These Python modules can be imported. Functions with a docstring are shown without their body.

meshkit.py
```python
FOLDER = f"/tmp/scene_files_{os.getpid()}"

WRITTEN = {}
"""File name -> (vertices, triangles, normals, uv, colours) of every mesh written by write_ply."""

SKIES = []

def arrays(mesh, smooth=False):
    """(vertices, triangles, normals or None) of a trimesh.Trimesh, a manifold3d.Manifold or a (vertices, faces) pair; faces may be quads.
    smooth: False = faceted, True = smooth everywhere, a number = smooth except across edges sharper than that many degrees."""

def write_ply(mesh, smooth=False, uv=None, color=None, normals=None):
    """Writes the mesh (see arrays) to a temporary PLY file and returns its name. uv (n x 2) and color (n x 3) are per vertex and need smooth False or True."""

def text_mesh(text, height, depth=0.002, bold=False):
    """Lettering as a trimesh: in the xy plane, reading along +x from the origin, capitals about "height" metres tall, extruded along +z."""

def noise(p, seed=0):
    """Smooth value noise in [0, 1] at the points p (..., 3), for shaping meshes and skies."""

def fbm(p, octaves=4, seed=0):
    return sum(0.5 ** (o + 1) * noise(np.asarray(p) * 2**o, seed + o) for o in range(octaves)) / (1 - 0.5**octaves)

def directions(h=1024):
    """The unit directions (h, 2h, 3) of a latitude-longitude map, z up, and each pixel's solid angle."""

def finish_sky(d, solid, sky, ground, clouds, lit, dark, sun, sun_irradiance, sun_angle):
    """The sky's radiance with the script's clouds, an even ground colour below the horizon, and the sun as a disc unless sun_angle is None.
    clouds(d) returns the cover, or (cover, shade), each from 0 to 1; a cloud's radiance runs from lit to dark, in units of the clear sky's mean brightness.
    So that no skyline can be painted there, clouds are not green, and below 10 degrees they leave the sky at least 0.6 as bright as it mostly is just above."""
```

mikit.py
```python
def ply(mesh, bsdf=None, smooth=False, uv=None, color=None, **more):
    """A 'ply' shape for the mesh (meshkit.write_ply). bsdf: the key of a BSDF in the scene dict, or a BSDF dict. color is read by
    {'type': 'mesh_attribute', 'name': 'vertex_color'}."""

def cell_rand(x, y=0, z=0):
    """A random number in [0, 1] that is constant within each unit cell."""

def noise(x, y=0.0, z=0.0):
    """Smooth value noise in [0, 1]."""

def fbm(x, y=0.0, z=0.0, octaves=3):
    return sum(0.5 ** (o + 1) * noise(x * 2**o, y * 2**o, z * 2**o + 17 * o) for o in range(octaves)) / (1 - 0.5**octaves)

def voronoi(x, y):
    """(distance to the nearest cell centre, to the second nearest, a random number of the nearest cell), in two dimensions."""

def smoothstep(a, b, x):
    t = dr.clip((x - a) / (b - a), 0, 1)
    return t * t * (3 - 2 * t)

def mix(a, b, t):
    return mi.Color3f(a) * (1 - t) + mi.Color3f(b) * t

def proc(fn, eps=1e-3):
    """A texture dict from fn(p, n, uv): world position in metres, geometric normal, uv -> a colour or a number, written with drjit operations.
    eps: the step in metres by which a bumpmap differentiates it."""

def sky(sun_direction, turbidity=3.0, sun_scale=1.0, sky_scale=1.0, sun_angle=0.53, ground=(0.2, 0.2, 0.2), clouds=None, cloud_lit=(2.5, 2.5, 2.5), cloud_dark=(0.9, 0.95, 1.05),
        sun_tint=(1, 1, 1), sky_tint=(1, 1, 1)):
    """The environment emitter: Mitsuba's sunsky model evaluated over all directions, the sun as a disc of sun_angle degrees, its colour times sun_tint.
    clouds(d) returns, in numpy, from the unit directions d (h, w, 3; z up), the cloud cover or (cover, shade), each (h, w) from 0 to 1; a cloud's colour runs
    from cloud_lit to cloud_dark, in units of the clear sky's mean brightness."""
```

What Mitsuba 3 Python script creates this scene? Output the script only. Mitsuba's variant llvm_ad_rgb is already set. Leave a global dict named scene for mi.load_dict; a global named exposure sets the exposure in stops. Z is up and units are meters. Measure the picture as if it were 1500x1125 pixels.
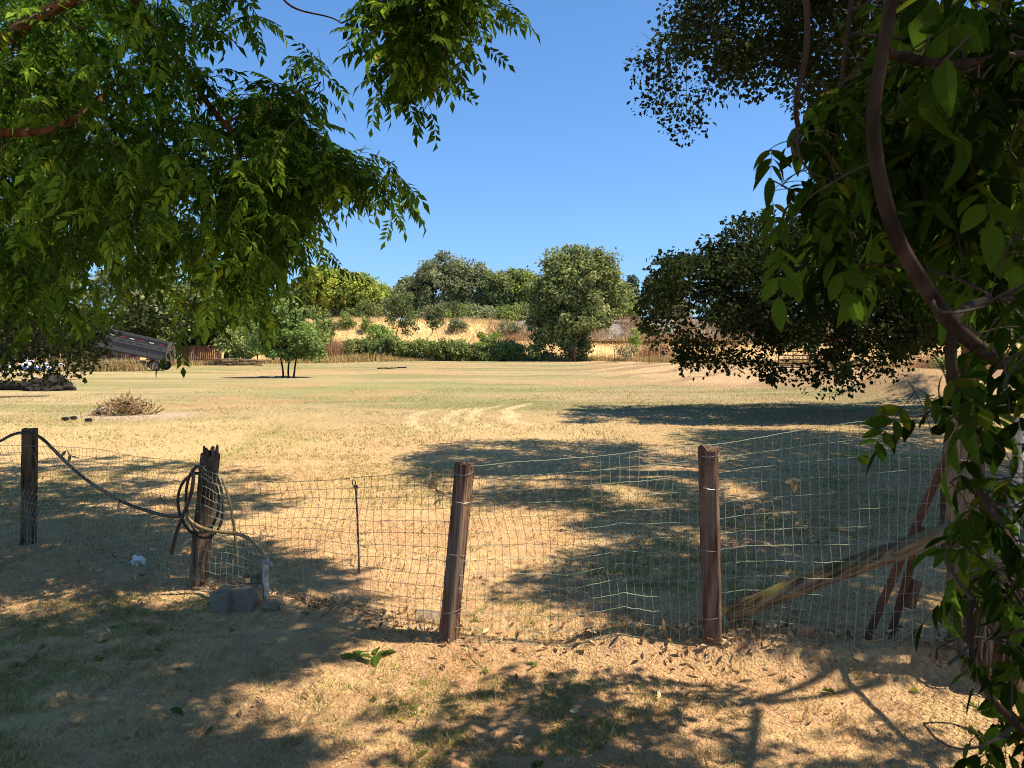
import math
import numpy as np
import mitsuba as mi
import drjit as dr
import mikit, meshkit
from mikit import proc

T = mi.ScalarTransform4f
scene, labels = {}, {}

# ------------------------------------------------------------------ camera, sky, exposure
F, CAMZ = 1041.0, 1.7                      # focal length in pixels of a 1500 px wide frame, eye height
PITCH = math.atan2(57.5, F)
scene['camera'] = {'type': 'thinlens', 'fov': 2 * math.degrees(math.atan(750 / F)), 'fov_axis': 'x', 'near_clip': 0.05, 'far_clip': 6000.0,
                   'aperture_radius': 0.0012, 'focus_distance': 7.0,
                   'to_world': T().look_at(origin=[0, 0, CAMZ], target=[0, math.cos(PITCH), CAMZ - math.sin(PITCH)], up=[0, 0, 1])}
SUN = np.array([0.52, -0.10, 0.86]); SUN = SUN / np.linalg.norm(SUN)
scene['sky'] = mikit.sky(SUN.tolist(), turbidity=3.2, sky_scale=0.60, ground=(0.25, 0.2, 0.13), sky_tint=(0.84, 1.2, 1.52), sun_tint=(1.0, 0.97, 0.92))
exposure = 2.6

CAM = np.array([0, 0, CAMZ])
_f = np.array([0, math.cos(PITCH), -math.sin(PITCH)]); _u = np.array([0, math.sin(PITCH), math.cos(PITCH)])


def ray(px, py):
    return np.array([(px - 750) / F, 0, 0]) + (562.5 - py) / F * _u + _f


def at(px, py, d):
    """The point of the photograph's ray at distance d along y."""
    r = ray(px, py)
    return CAM + r * (d / r[1])


def gnd(px, py):
    r = ray(px, py)
    return CAM + r * (CAMZ / -r[2])


def sunward(g, h):
    return np.asarray(g, float) + SUN / SUN[2] * h


# ------------------------------------------------------------------ small mesh kit
class MB:
    def __init__(self):
        self.v, self.f, self.c, self.n = [], [], [], 0

    def add(self, v, f, c=None):
        v = np.asarray(v, float); f = np.asarray(f, int)
        if f.shape[1] == 4:
            f = np.vstack([f[:, [0, 1, 2]], f[:, [0, 2, 3]]])
        self.v.append(v); self.f.append(f + self.n); self.n += len(v)
        if c is not None:
            c = np.asarray(c, float)
            self.c.append(np.broadcast_to(c, (len(v), 3)) if c.ndim == 1 else c)
        return self

    def get(self):
        return (np.vstack(self.v), np.vstack(self.f)), (np.vstack(self.c) if self.c else None)

    def put(self, key, bsdf, smooth=False):
        m, c = self.get()
        scene[key] = mikit.ply(m, bsdf, smooth, color=c)
        return key


def tag(key, label=None, cat=None, group=None, kind=None):
    labels[key] = {k: v for k, v in (('label', label), ('category', cat), ('group', group), ('kind', kind)) if v}


_used = {}


def name(base):
    n = _used.get(base, 0); _used[base] = n + 1
    return base if n == 0 else f'{base}_{n:03d}'


def smooth_path(pts, n):
    p = np.asarray(pts, float)
    t = np.r_[0, np.cumsum(np.linalg.norm(np.diff(p, axis=0), axis=1))]
    from scipy.interpolate import PchipInterpolator, CubicSpline
    s = np.linspace(0, t[-1], n)
    return (CubicSpline(t, p) if len(p) > 2 else PchipInterpolator(t, p))(s)


def tube(p, r, sides=6, cap=True):
    p = np.asarray(p, float); n = len(p); r = np.broadcast_to(np.asarray(r, float), (n,))
    t = np.gradient(p, axis=0); t /= np.linalg.norm(t, axis=1, keepdims=True) + 1e-12
    a = np.cross(t[0], [0, 0, 1.0] if abs(t[0][2]) < .9 else [1.0, 0, 0]); a /= np.linalg.norm(a)
    A = []
    for i in range(n):
        a = a - t[i] * (a @ t[i]); a /= np.linalg.norm(a) + 1e-12; A.append(a)
    A = np.array(A); B = np.cross(t, A); ang = np.arange(sides) * 2 * np.pi / sides
    v = (p[:, None] + r[:, None, None] * (np.cos(ang)[None, :, None] * A[:, None] + np.sin(ang)[None, :, None] * B[:, None])).reshape(-1, 3)
    i, j = np.meshgrid(np.arange(n - 1), np.arange(sides), indexing='ij')
    q = np.stack([i * sides + j, i * sides + (j + 1) % sides, (i + 1) * sides + (j + 1) % sides, (i + 1) * sides + j], -1).reshape(-1, 4)
    f = np.vstack([q[:, [0, 1, 2]], q[:, [0, 2, 3]]])
    if cap:
        v = np.vstack([v, p[:1], p[-1:]]); k = np.arange(sides)
        f = np.vstack([f, np.stack([(k + 1) % sides, k, k * 0 + n * sides], 1), np.stack([(n - 1) * sides + k, (n - 1) * sides + (k + 1) % sides, k * 0 + n * sides + 1], 1)])
    return v, f


def box(c, size, R=np.eye(3), bev=0.0):
    """A box with chamfered edges (24 vertices) turned by R about its centre."""
    s = np.asarray(size, float) / 2; b = min(bev, s.min() * .9)
    if b <= 0:
        v = np.array([[x, y, z] for x in (-1, 1) for y in (-1, 1) for z in (-1, 1)]) * s
    else:
        v = []
        for x in (-1, 1):
            for y in (-1, 1):
                for z in (-1, 1):
                    for k in range(3):
                        d = np.array([b, b, b]); d[k] = 0
                        v.append(np.array([x, y, z]) * (s - d))
        v = np.array(v)
    import trimesh
    h = trimesh.convex.convex_hull(v)
    return np.array(h.vertices) @ np.asarray(R).T + c, np.array(h.faces)


def rotz(a):
    c, s = math.cos(a), math.sin(a); return np.array([[c, -s, 0], [s, c, 0], [0, 0, 1.0]])


def roty(a):
    c, s = math.cos(a), math.sin(a); return np.array([[c, 0, s], [0, 1.0, 0], [-s, 0, c]])


def rotx(a):
    c, s = math.cos(a), math.sin(a); return np.array([[1.0, 0, 0], [0, c, -s], [0, s, c]])


def unit(v):
    return v / (np.linalg.norm(v, axis=-1, keepdims=True) + 1e-12)


def frames(axis, nrm):
    """Rotation matrices whose columns are (side, axis, normal)."""
    y = unit(axis); z = nrm - y * (nrm * y).sum(-1, keepdims=True); z = unit(z); x = np.cross(y, z)
    return np.stack([x, y, z], -1)


def scatter(mb, tv, tf, pos, R, s, col=None, tcol=None):
    """Copies of a template under rotations R, sizes s at pos, each with its own colour."""
    n = len(pos); s = np.broadcast_to(s, (n,)) if np.ndim(s) < 2 else s
    v = (np.einsum('nij,nkj->nki', R, tv[None] * (s[:, None, None] if np.ndim(s) < 2 else s[:, None, :])) + pos[:, None]).reshape(-1, 3)
    f = (tf[None] + (np.arange(n) * len(tv))[:, None, None]).reshape(-1, 3)
    c = None
    if col is not None:
        c = np.repeat(col, len(tv), axis=0)
        if tcol is not None:
            c = c * np.tile(tcol, (n, 1))
    mb.add(v, f, c)


def inpoly(poly, p):
    poly = np.asarray(poly, float); x, y = p[:, 0], p[:, 1]; c = np.zeros(len(p), bool); j = len(poly) - 1
    for i in range(len(poly)):
        xi, yi = poly[i]; xj, yj = poly[j]
        c ^= ((yi > y) != (yj > y)) & (x < (xj - xi) * (y - yi) / (yj - yi + 1e-12) + xi); j = i
    return c


def polypoints(poly, n, rng, holes=()):
    poly = np.asarray(poly, float); lo, hi = poly.min(0), poly.max(0); out = np.zeros((0, 2))
    while len(out) < n:
        p = rng.uniform(lo, hi, (n * 2, 2)); p = p[inpoly(poly, p)]
        for hx, hy, rx, ry in holes:
            p = p[((p[:, 0] - hx) / rx) ** 2 + ((p[:, 1] - hy) / ry) ** 2 > 1]
        out = np.vstack([out, p])
    return out[:n]


# ------------------------------------------------------------------ materials
def P(**k):
    return {'type': 'twosided', 'b': {'type': 'principled', **k}}


def rgb(*c):
    return {'type': 'rgb', 'value': list(c)}


def bumped(b, fn, scale, eps=1e-3):
    return {'type': 'twosided', 'b': {'type': 'bumpmap', 'arbitrary': proc(fn, eps), 'scale': scale, 'bsdf': b}}


VC = {'type': 'mesh_attribute', 'name': 'vertex_color'}
scene['m_leaf'] = {'type': 'principledthin', 'base_color': VC, 'roughness': 0.42, 'eta': 1.45, 'diff_trans': 1.3}
scene['m_oak_leaf'] = {'type': 'principledthin', 'base_color': VC, 'roughness': 0.5, 'eta': 1.4, 'diff_trans': 0.45}
scene['m_far_leaf'] = {'type': 'principledthin', 'base_color': VC, 'roughness': 0.7, 'eta': 1.35, 'diff_trans': 0.6}
scene['m_dry'] = {'type': 'principledthin', 'base_color': VC, 'roughness': 0.8, 'eta': 1.3, 'diff_trans': 0.5}
scene['m_paint'] = P(base_color=VC, roughness=0.8, specular=0.2)


def N(x, y=0.0, z=0.0):
    return mikit.noise(x, y, z)


def g_col(p, n, uv):
    x, y = p.x, p.y
    d = dr.sqrt(x * x + y * y)
    big = mikit.fbm(x * .11 + 3, y * .16, 0.0, 3)
    mid = mikit.fbm(x * .9, y * .9 + 9, 2.0, 3)
    fine = mikit.fbm(x * 14, y * 14, 4.0, 3)
    vf = N(x * 90, y * 60, 1.0)
    dirt = mikit.mix((.405, .268, .155), (.32, .205, .115), mikit.smoothstep(.3, .7, mid))
    straw = mikit.mix((.53, .395, .215), (.43, .305, .155), fine)
    green = mikit.mix((.19, .20, .065), (.27, .25, .10), fine)
    near = 1 - mikit.smoothstep(4.5, 10.0, y + N(x * .6, y * .6) * 2)
    cov = mikit.smoothstep(.40, .66, fine * .45 + mid * .35 + vf * .2 + (1 - near) * .10)     # straw over dirt
    c = mikit.mix(dirt, straw, cov)
    g = mikit.smoothstep(.50, .66, big * .55 + mid * .30 + fine * .15 + mikit.smoothstep(14, 30, d) * .06) * (.35 + .35 * (1 - near))
    c = mikit.mix(c, green, g)
    # mown field: swaths run across, duller and olive with distance
    sw = N(x * .05, (y + x * .12 + N(x * .09, y * .05) * 3) * .55, 3.0)
    sw2 = N(x * .3, (y - x * .10) * 1.7, 8.0)
    fld = mikit.smoothstep(10, 20, y)
    c = mikit.mix(c, mikit.mix((.32, .27, .15), (.19, .195, .09), mikit.smoothstep(.3, .7, sw * .6 + sw2 * .4)), fld * .92)
    gp = 1 - mikit.smoothstep(.5, 1.2, dr.sqrt(dr.square((x + 3.5) / 7) + dr.square((y - 27) / 6)) + (N(x * .3, y * .5) - .5) * .9)
    c = mikit.mix(c, (.20, .225, .095), gp * .55)
    # paler, redder cut hay on the far right of the field
    hay = mikit.smoothstep(29, 36, y + x * .3 + N(x * .2, y * .2) * 4) * mikit.smoothstep(5, 11, x + N(x * .1, y * .1) * 5)
    st = N((x * .89 - y * .45 + N(x * .3, y * .3)) * 1.05, 0.3, 5.0)
    c = mikit.mix(c, mikit.mix((.46, .33, .19), (.29, .20, .115), mikit.smoothstep(.4, .6, st)), hay * .85)
    bare = mikit.smoothstep(.55, .68, mikit.fbm(x * .22 + 7, y * .35 + 2, 6.0, 3)) * mikit.smoothstep(9, 14, y)
    c = mikit.mix(c, (.36, .245, .135), bare * .6)
    pale = mikit.smoothstep(.52, .66, mikit.fbm(x * .35 + 31, y * .22 + 5, 9.0, 3)) * mikit.smoothstep(7, 11, y) * (1 - mikit.smoothstep(15, 20, y))
    c = mikit.mix(c, (.46, .36, .19), pale * .5)
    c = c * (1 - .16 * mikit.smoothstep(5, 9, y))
    damp = mikit.smoothstep(.50, .62, mikit.fbm(x * .8 + 3, y * .8 + 17, 3.0, 3)) * near
    c = mikit.mix(c, (.36, .215, .115), damp * .7)
    # wheel tracks that swing through the grass
    for cx, cy, r in ((2.7, 16.4, 5.0), (4.95, 17.0, 5.9), (6.4, 17.6, 6.5), (3.5, 16.6, 5.0), (5.7, 17.2, 5.9)):
        q = dr.abs(dr.sqrt(dr.square(x - cx) + dr.square(y - cy)) - r + (N(x * .7, y * .7) - .5) * .35)
        k = (1 - mikit.smoothstep(.05, .22, q)) * (1 - mikit.smoothstep(.35, .95, x - cx + r)) * mikit.smoothstep(12.8, 14.0, y) * (.45 + .55 * fine)
        c = mikit.mix(c, (.50, .41, .24), k * .75)
    c = mikit.mix(c, (.35, .24, .135), (1 - mikit.smoothstep(.6, 1.3, dr.sqrt(dr.square((x - 13.0) / 2.3) + dr.square((y - 22.3) / 2.6)))) * .8)
    # ash and litter round the brush pile, worn earth by the fence
    ash = (1 - mikit.smoothstep(.5, 1.25, dr.sqrt(dr.square((x + 9.1) / 1.5) + dr.square((y - 17.2) / 1.0)) + (fine - .5) * .8))
    c = mikit.mix(c, (.33, .28, .24), ash * .7)
    lit = .80 + .40 * N(x * 230, y * 170, 7.0) * near + .20 * (1 - near) * (.4 + 1.2 * N(x * 30, y * 17, 2.0))
    return c * lit


def g_bump(p, n, uv):
    x, y = p.x, p.y
    return mikit.fbm(x * 30, y * 30, 0.0, 3) * .5 + N(x * 140, y * 110, 3.0) * .5


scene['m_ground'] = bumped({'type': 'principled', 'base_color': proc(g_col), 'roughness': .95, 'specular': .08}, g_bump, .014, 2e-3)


def wood(axis, dark, light, moss=None, sc=1.0):
    a = unit(np.asarray(axis, float)); b = unit(np.cross(a, [0.31, .8, .1])); c = np.cross(a, b)

    def co(p):
        return [p.x * float(k[0]) + p.y * float(k[1]) + p.z * float(k[2]) for k in (a, b, c)]

    def col(p, n, uv):
        u, v, w = co(p)
        g = mikit.fbm(v * 90 * sc, w * 90 * sc, u * 3.0, 3)
        k = mikit.fbm(v * 9, w * 9, u * 4.0, 3)
        q = mikit.mix(dark, light, mikit.smoothstep(.28, .72, g * .65 + k * .35))
        q = q * (.55 + .45 * mikit.smoothstep(.30, .42, mikit.fbm(v * 45 * sc, w * 45 * sc, u * 1.6 + 4, 2)))
        q = mikit.mix(q, (.17, .145, .12), mikit.smoothstep(.5, .68, mikit.fbm(v * 22 * sc, w * 22 * sc, u * 2.2 + 9, 3)) * (.55 if sc == 1.0 else .2))
        if moss is not None:
            q = mikit.mix(q, moss, mikit.smoothstep(.5, .7, mikit.fbm(v * 14, w * 14, u * 7, 3)) * mikit.smoothstep(.0, .8, n.z) * .8)
        return q

    def bmp(p, n, uv):
        u, v, w = co(p)
        return mikit.fbm(v * 60 * sc, w * 60 * sc, u * 2.0, 3)
    return bumped({'type': 'principled', 'base_color': proc(col), 'roughness': .95, 'specular': .08}, bmp, .010, 1e-3)


scene['m_post'] = wood((.03, 0, 1), (.07, .038, .025), (.26, .175, .122))
scene['m_post_grey'] = wood((0, 0, 1), (.10, .07, .045), (.30, .235, .16))
scene['m_post_dark'] = wood((0.05, 0, 1), (.045, .03, .02), (.16, .115, .075))
scene['m_log'] = wood((.86, 0, .46), (.06, .042, .026), (.26, .20, .115), (.15, .14, .05))
scene['m_bark'] = wood((.2, .1, 1), (.02, .013, .009), (.075, .05, .032), None, .35)
scene['m_bark_red'] = wood((.3, .1, 1), (.09, .04, .022), (.26, .125, .07), None, .35)
scene['m_twig'] = P(base_color=rgb(.05, .034, .022), roughness=.7)
scene['m_wire'] = P(base_color=rgb(.245, .30, .22), roughness=.5, specular=.5)
scene['m_wire_rust'] = P(base_color=rgb(.15, .10, .07), roughness=.6, metallic=.3)
scene['m_galv'] = P(base_color=rgb(.42, .43, .43), roughness=.5, metallic=.7)
scene['m_hose_black'] = P(base_color=rgb(.036, .03, .02), roughness=.45, specular=.5)
scene['m_hose_olive'] = P(base_color=rgb(.17, .13, .06), roughness=.45, specular=.5)
scene['m_pvc'] = P(base_color=proc(lambda p, n, uv: mikit.mix((.62, .58, .5), (.36, .29, .21), mikit.smoothstep(.45, .75, mikit.fbm(p.x * 40, p.y * 40, p.z * 18, 3)))), roughness=.4)
scene['m_concrete'] = bumped({'type': 'principled', 'base_color': proc(lambda p, n, uv: mikit.mix((.30, .245, .18), (.16, .125, .09), mikit.fbm(p.x * 30, p.y * 30, p.z * 30, 4))), 'roughness': .95, 'specular': .1},
                             lambda p, n, uv: mikit.fbm(p.x * 90, p.y * 90, p.z * 90, 3), .006)
scene['m_rust'] = P(base_color=proc(lambda p, n, uv: mikit.mix((.085, .04, .026), (.17, .08, .05), mikit.fbm(p.x * 50, p.y * 50, p.z * 25, 3))), roughness=.8)
scene['m_trailer'] = P(base_color=proc(lambda p, n, uv: mikit.mix((.045, .047, .052), (.085, .085, .085), mikit.fbm(p.x * 2, p.y * 2, p.z * 5, 3))), roughness=.5, specular=.5)
scene['m_trailer_dark'] = P(base_color=rgb(.025, .025, .027), roughness=.45)
scene['m_tailgate'] = P(base_color=proc(lambda p, n, uv: mikit.mix((.12, .11, .095), (.07, .062, .055), mikit.fbm(p.x * 3, p.y * 3, p.z * 3, 3))), roughness=.6)
scene['m_tyre'] = P(base_color=rgb(.022, .022, .022), roughness=.8)
scene['m_rim'] = P(base_color=rgb(.17, .17, .17), roughness=.5, metallic=.4)
scene['m_white'] = P(base_color=rgb(.75, .75, .78), roughness=.5)
scene['m_red'] = P(base_color=rgb(.45, .03, .03), roughness=.4)
scene['m_tarp'] = P(base_color=rgb(.03, .10, .55), roughness=.4)
scene['m_fence_red'] = P(base_color=VC, roughness=.85, specular=.1)
scene['m_gravel'] = bumped({'type': 'principled', 'base_color': proc(lambda p, n, uv: mikit.mix((.15, .135, .115), (.27, .245, .21), mikit.fbm(p.x * 2.6, p.y * 2.6, p.z * 4, 3)) * (.7 + .5 * mikit.cell_rand(p.x * 6, p.y * 6, p.z * 6))), 'roughness': .95},
                           lambda p, n, uv: mikit.fbm(p.x * 6, p.y * 6, p.z * 6, 2), .08, 1e-2)
scene['m_bank'] = P(base_color=proc(lambda p, n, uv: mikit.mix((.50, .36, .17), (.62, .46, .23), mikit.fbm(p.x * .5, p.y * .5, p.z * .9, 4))), roughness=.95, specular=.05)
scene['m_heap'] = P(base_color=proc(lambda p, n, uv: mikit.mix((.010, .008, .007), (.032, .025, .02), mikit.fbm(p.x * 9, p.y * 9, p.z * 9, 3))), roughness=.95)

# ------------------------------------------------------------------ ground
FENCE = np.array([gnd(-140, 783)[:2], gnd(42, 800)[:2], gnd(290, 862)[:2], gnd(658, 943)[:2], gnd(1042, 958)[:2], gnd(1412, 982)[:2]])


def fence_dist(x, y):
    fy = np.interp(x, FENCE[:, 0], FENCE[:, 1])
    return y - fy


def hgt(x, y):
    x, y = np.asarray(x, float), np.asarray(y, float)
    o = np.zeros_like(x)
    q = np.stack([x, y, o], -1)
    near = np.clip(1 - (np.hypot(x, y) - 9) / 6, 0, 1)
    h = (meshkit.fbm(q * .35, 3, 5) - .5) * .10 * np.clip(np.hypot(x, y) / 8, .25, 1)
    h += (meshkit.fbm(q * 3.1, 3, 7) - .5) * .035 * (.3 + .7 * near)
    h += (meshkit.fbm(q * 13, 2, 9) - .5) * .018 * near
    # earth thrown up on the far side of the path, a low ridge of soil and leaves under the fence
    d = fence_dist(x, y)
    wig = meshkit.noise(q * 2.3, 21)
    amp = np.interp(x, [-4, -1.6, -.3, .3, .6, 2.4, 3.2], [.02, .05, .06, .03, .15, .16, .06])
    h += amp * (.5 + wig) * np.exp(-(d / .13) ** 2)
    # earth mound by the right-hand trees
    h += 1.0 * np.exp(-(((x - 13.0) / 1.9) ** 2 + ((y - 22.5) / 2.2) ** 2) ** 1.5) * (.85 + .3 * meshkit.noise(q * .9, 31))
    return h


def axis_pts(fine_lo, fine_hi, step, lo, hi, grow):
    a = list(np.arange(fine_lo, fine_hi + 1e-6, step)); s = step
    while a[-1] < hi:
        s *= grow; a.append(a[-1] + s)
    s = step
    while a[0] > lo:
        s *= grow; a.insert(0, a[0] - s)
    return np.array(a)


def grid_mesh(xs, ys, z):
    X, Y = np.meshgrid(xs, ys); V = np.stack([X, Y, z(X, Y)], -1).reshape(-1, 3); nx, ny = len(xs), len(ys)
    i, j = np.meshgrid(np.arange(ny - 1), np.arange(nx - 1), indexing='ij'); k = (i * nx + j).ravel()
    return V, np.stack([k, k + 1, k + nx + 1, k + nx], 1)


xs = axis_pts(-4.5, 4.0, .045, -2500, 2500, 1.06)
ys = axis_pts(2.2, 7.5, .045, -300, 3500, 1.05)
MB().add(*grid_mesh(xs, ys, hgt)).put('ground', 'm_ground', True)
tag('ground', 'dry mown field with bare earth and patches of green grass', kind='structure')


def on(x, y):
    return np.array([x, y, float(hgt(x, y))])


# railway embankment
def bank_h(x, y):
    q = np.stack([x, y, 0 * x], -1)
    y0 = 80 + 1.2 * np.sin(x * .07) - np.clip((x - 12) * .12, 0, 8)
    t = np.clip((y - y0) / 17, 0, 1)
    top = 4.35 + .5 * np.clip((2 - x) / 12, 0, 1)
    top = top * np.clip((x + 62) / 25, .15, 1)
    h = top * (t * t * (3 - 2 * t)) + (meshkit.fbm(q * .3, 3, 3) - .5) * .8 * np.clip(t * 4, 0, 1) * np.clip((1 - t) * 5 + .05, 0, 1)
    h *= np.clip((150 - y) / 30, 0, 1)
    return h - .06 + .02 * np.clip(t * 8, 0, 1)


MB().add(*grid_mesh(np.linspace(-75, 140, 160), np.r_[np.linspace(70, 101, 50), np.linspace(103, 152, 12)], bank_h)).put('embankment', 'm_bank', True)
tag('embankment', 'railway bank under long dry yellow grass', kind='structure')


def bank_on(x, y):
    return max(float(bank_h(np.array([x]), np.array([y]))[0]), float(hgt(x, y)))


# ballast shoulder
bx = np.linspace(-4, 130, 220)
prof = [(88.2, 2.2), (89.5, 3.0), (91.0, 3.8), (92.6, 4.65), (93.3, 4.95), (97, 5.0), (99, 4.6), (102, 4.0)]
mb = MB(); V = []
for x in bx:
    for yy, zz in prof:
        sh = -np.clip((x - 12) * .12, 0, 8); e = np.clip((x + 4) / 6, 0, 1)
        V.append((x, yy + sh + .5 * meshkit.noise([x * .6, yy, 0.]), zz - 1.6 * (1 - e) + .3 * meshkit.noise([x * 1.7, yy * 1.3, 4.]) - (.12 if zz > 4.8 else 0)))
V = np.array(V); i, j = np.meshgrid(np.arange(len(bx) - 1), np.arange(len(prof) - 1), indexing='ij'); k = (i * len(prof) + j).ravel()
mb.add(V, np.stack([k, k + len(prof), k + len(prof) + 1, k + 1], 1)).put('ballast', 'm_gravel', True)
tag('ballast', 'grey gravel ballast along the top of the railway bank', kind='structure')
for kk, off in ((0, 94.2), (1, 95.7)):
    key = name('railway_rail')
    pts = np.array([[x, off - np.clip((x - 12) * .12, 0, 8), 5.26] for x in np.linspace(4, 130, 40)])
    b = MB(); b.add(*tube(pts, .075, 4)); b.add(*tube(pts - [0, 0, .16], .05, 4)); b.put(key, 'm_trailer_dark')
    tag(key, ['near rail of the track, a dark line on the ballast crest', 'far rail of the track, just behind the near rail'][kk], 'rail', 'rails of the railway track')

# ------------------------------------------------------------------ leaf templates
def leaf_tpl(w=.18, fold=.10, droop=.12, wide=.42):
    v = np.array([[0, 0, 0], [-w, wide, fold], [w, wide, fold], [0, wide, 0], [-w * .6, .75, fold * .5 - droop * .5], [w * .6, .75, fold * .5 - droop * .5], [0, .75, -droop * .5], [0, 1, -droop]])
    f = np.array([[0, 2, 3], [0, 3, 1], [3, 2, 5], [3, 5, 6], [1, 3, 6], [1, 6, 4], [6, 5, 7], [4, 6, 7]])
    return v, f


def slim_tpl(w=.18, fold=.09, droop=.12, wide=.42):
    v = np.array([[0, 0, 0], [-w, wide, fold], [w, wide, fold], [0, wide, 0], [0, 1, -droop]])
    return v, np.array([[0, 2, 3], [0, 3, 1], [3, 2, 4], [1, 3, 4]])


def lobed_tpl():
    o = np.array([[0, 0], [.12, .12], [.30, .22], [.16, .36], [.40, .50], [.20, .60], [.33, .78], [.12, .82], [0, 1.0], [-.12, .82], [-.33, .78], [-.20, .60], [-.40, .50], [-.16, .36], [-.30, .22], [-.12, .12]])
    v = np.c_[o, np.abs(o[:, 0]) * .35 - .1 * o[:, 1] ** 2]
    v = np.vstack([v, [0, .5, -.03]]); n = len(o); k = np.arange(n)
    return v, np.stack([k * 0 + n, k, (k + 1) % n], 1)


def small_lobed():
    o = np.array([[0, 0], [.28, .25], [.14, .42], [.36, .62], [.12, .75], [0, 1.0], [-.12, .75], [-.36, .62], [-.14, .42], [-.28, .25]])
    v = np.c_[o, np.abs(o[:, 0]) * .3 - .12 * o[:, 1] ** 2]; n = len(o); k = np.arange(1, n - 1)
    return v, np.stack([k * 0, k, k + 1], 1)


def fine_leaflet(w, n=5, curl=.25, rng=None):
    """A leaflet of unit length with a pointed tip, folded on its midrib and curling down."""
    t = np.linspace(0, 1, n + 2); wd = w * np.sin(np.pi * t ** .8) ** .9; wd[0] = wd[-1] = 0
    z = -curl * t ** 2; V = []
    for i in range(n + 2):
        V += [[-wd[i], t[i], z[i] + wd[i] * .28], [0, t[i], z[i]], [wd[i], t[i], z[i] + wd[i] * .28]]
    Fc = []
    for i in range(n + 1):
        a = 3 * i
        Fc += [[a, a + 1, a + 4], [a, a + 4, a + 3], [a + 1, a + 2, a + 5], [a + 1, a + 5, a + 4]]
    return np.array(V), np.array(Fc)


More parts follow.
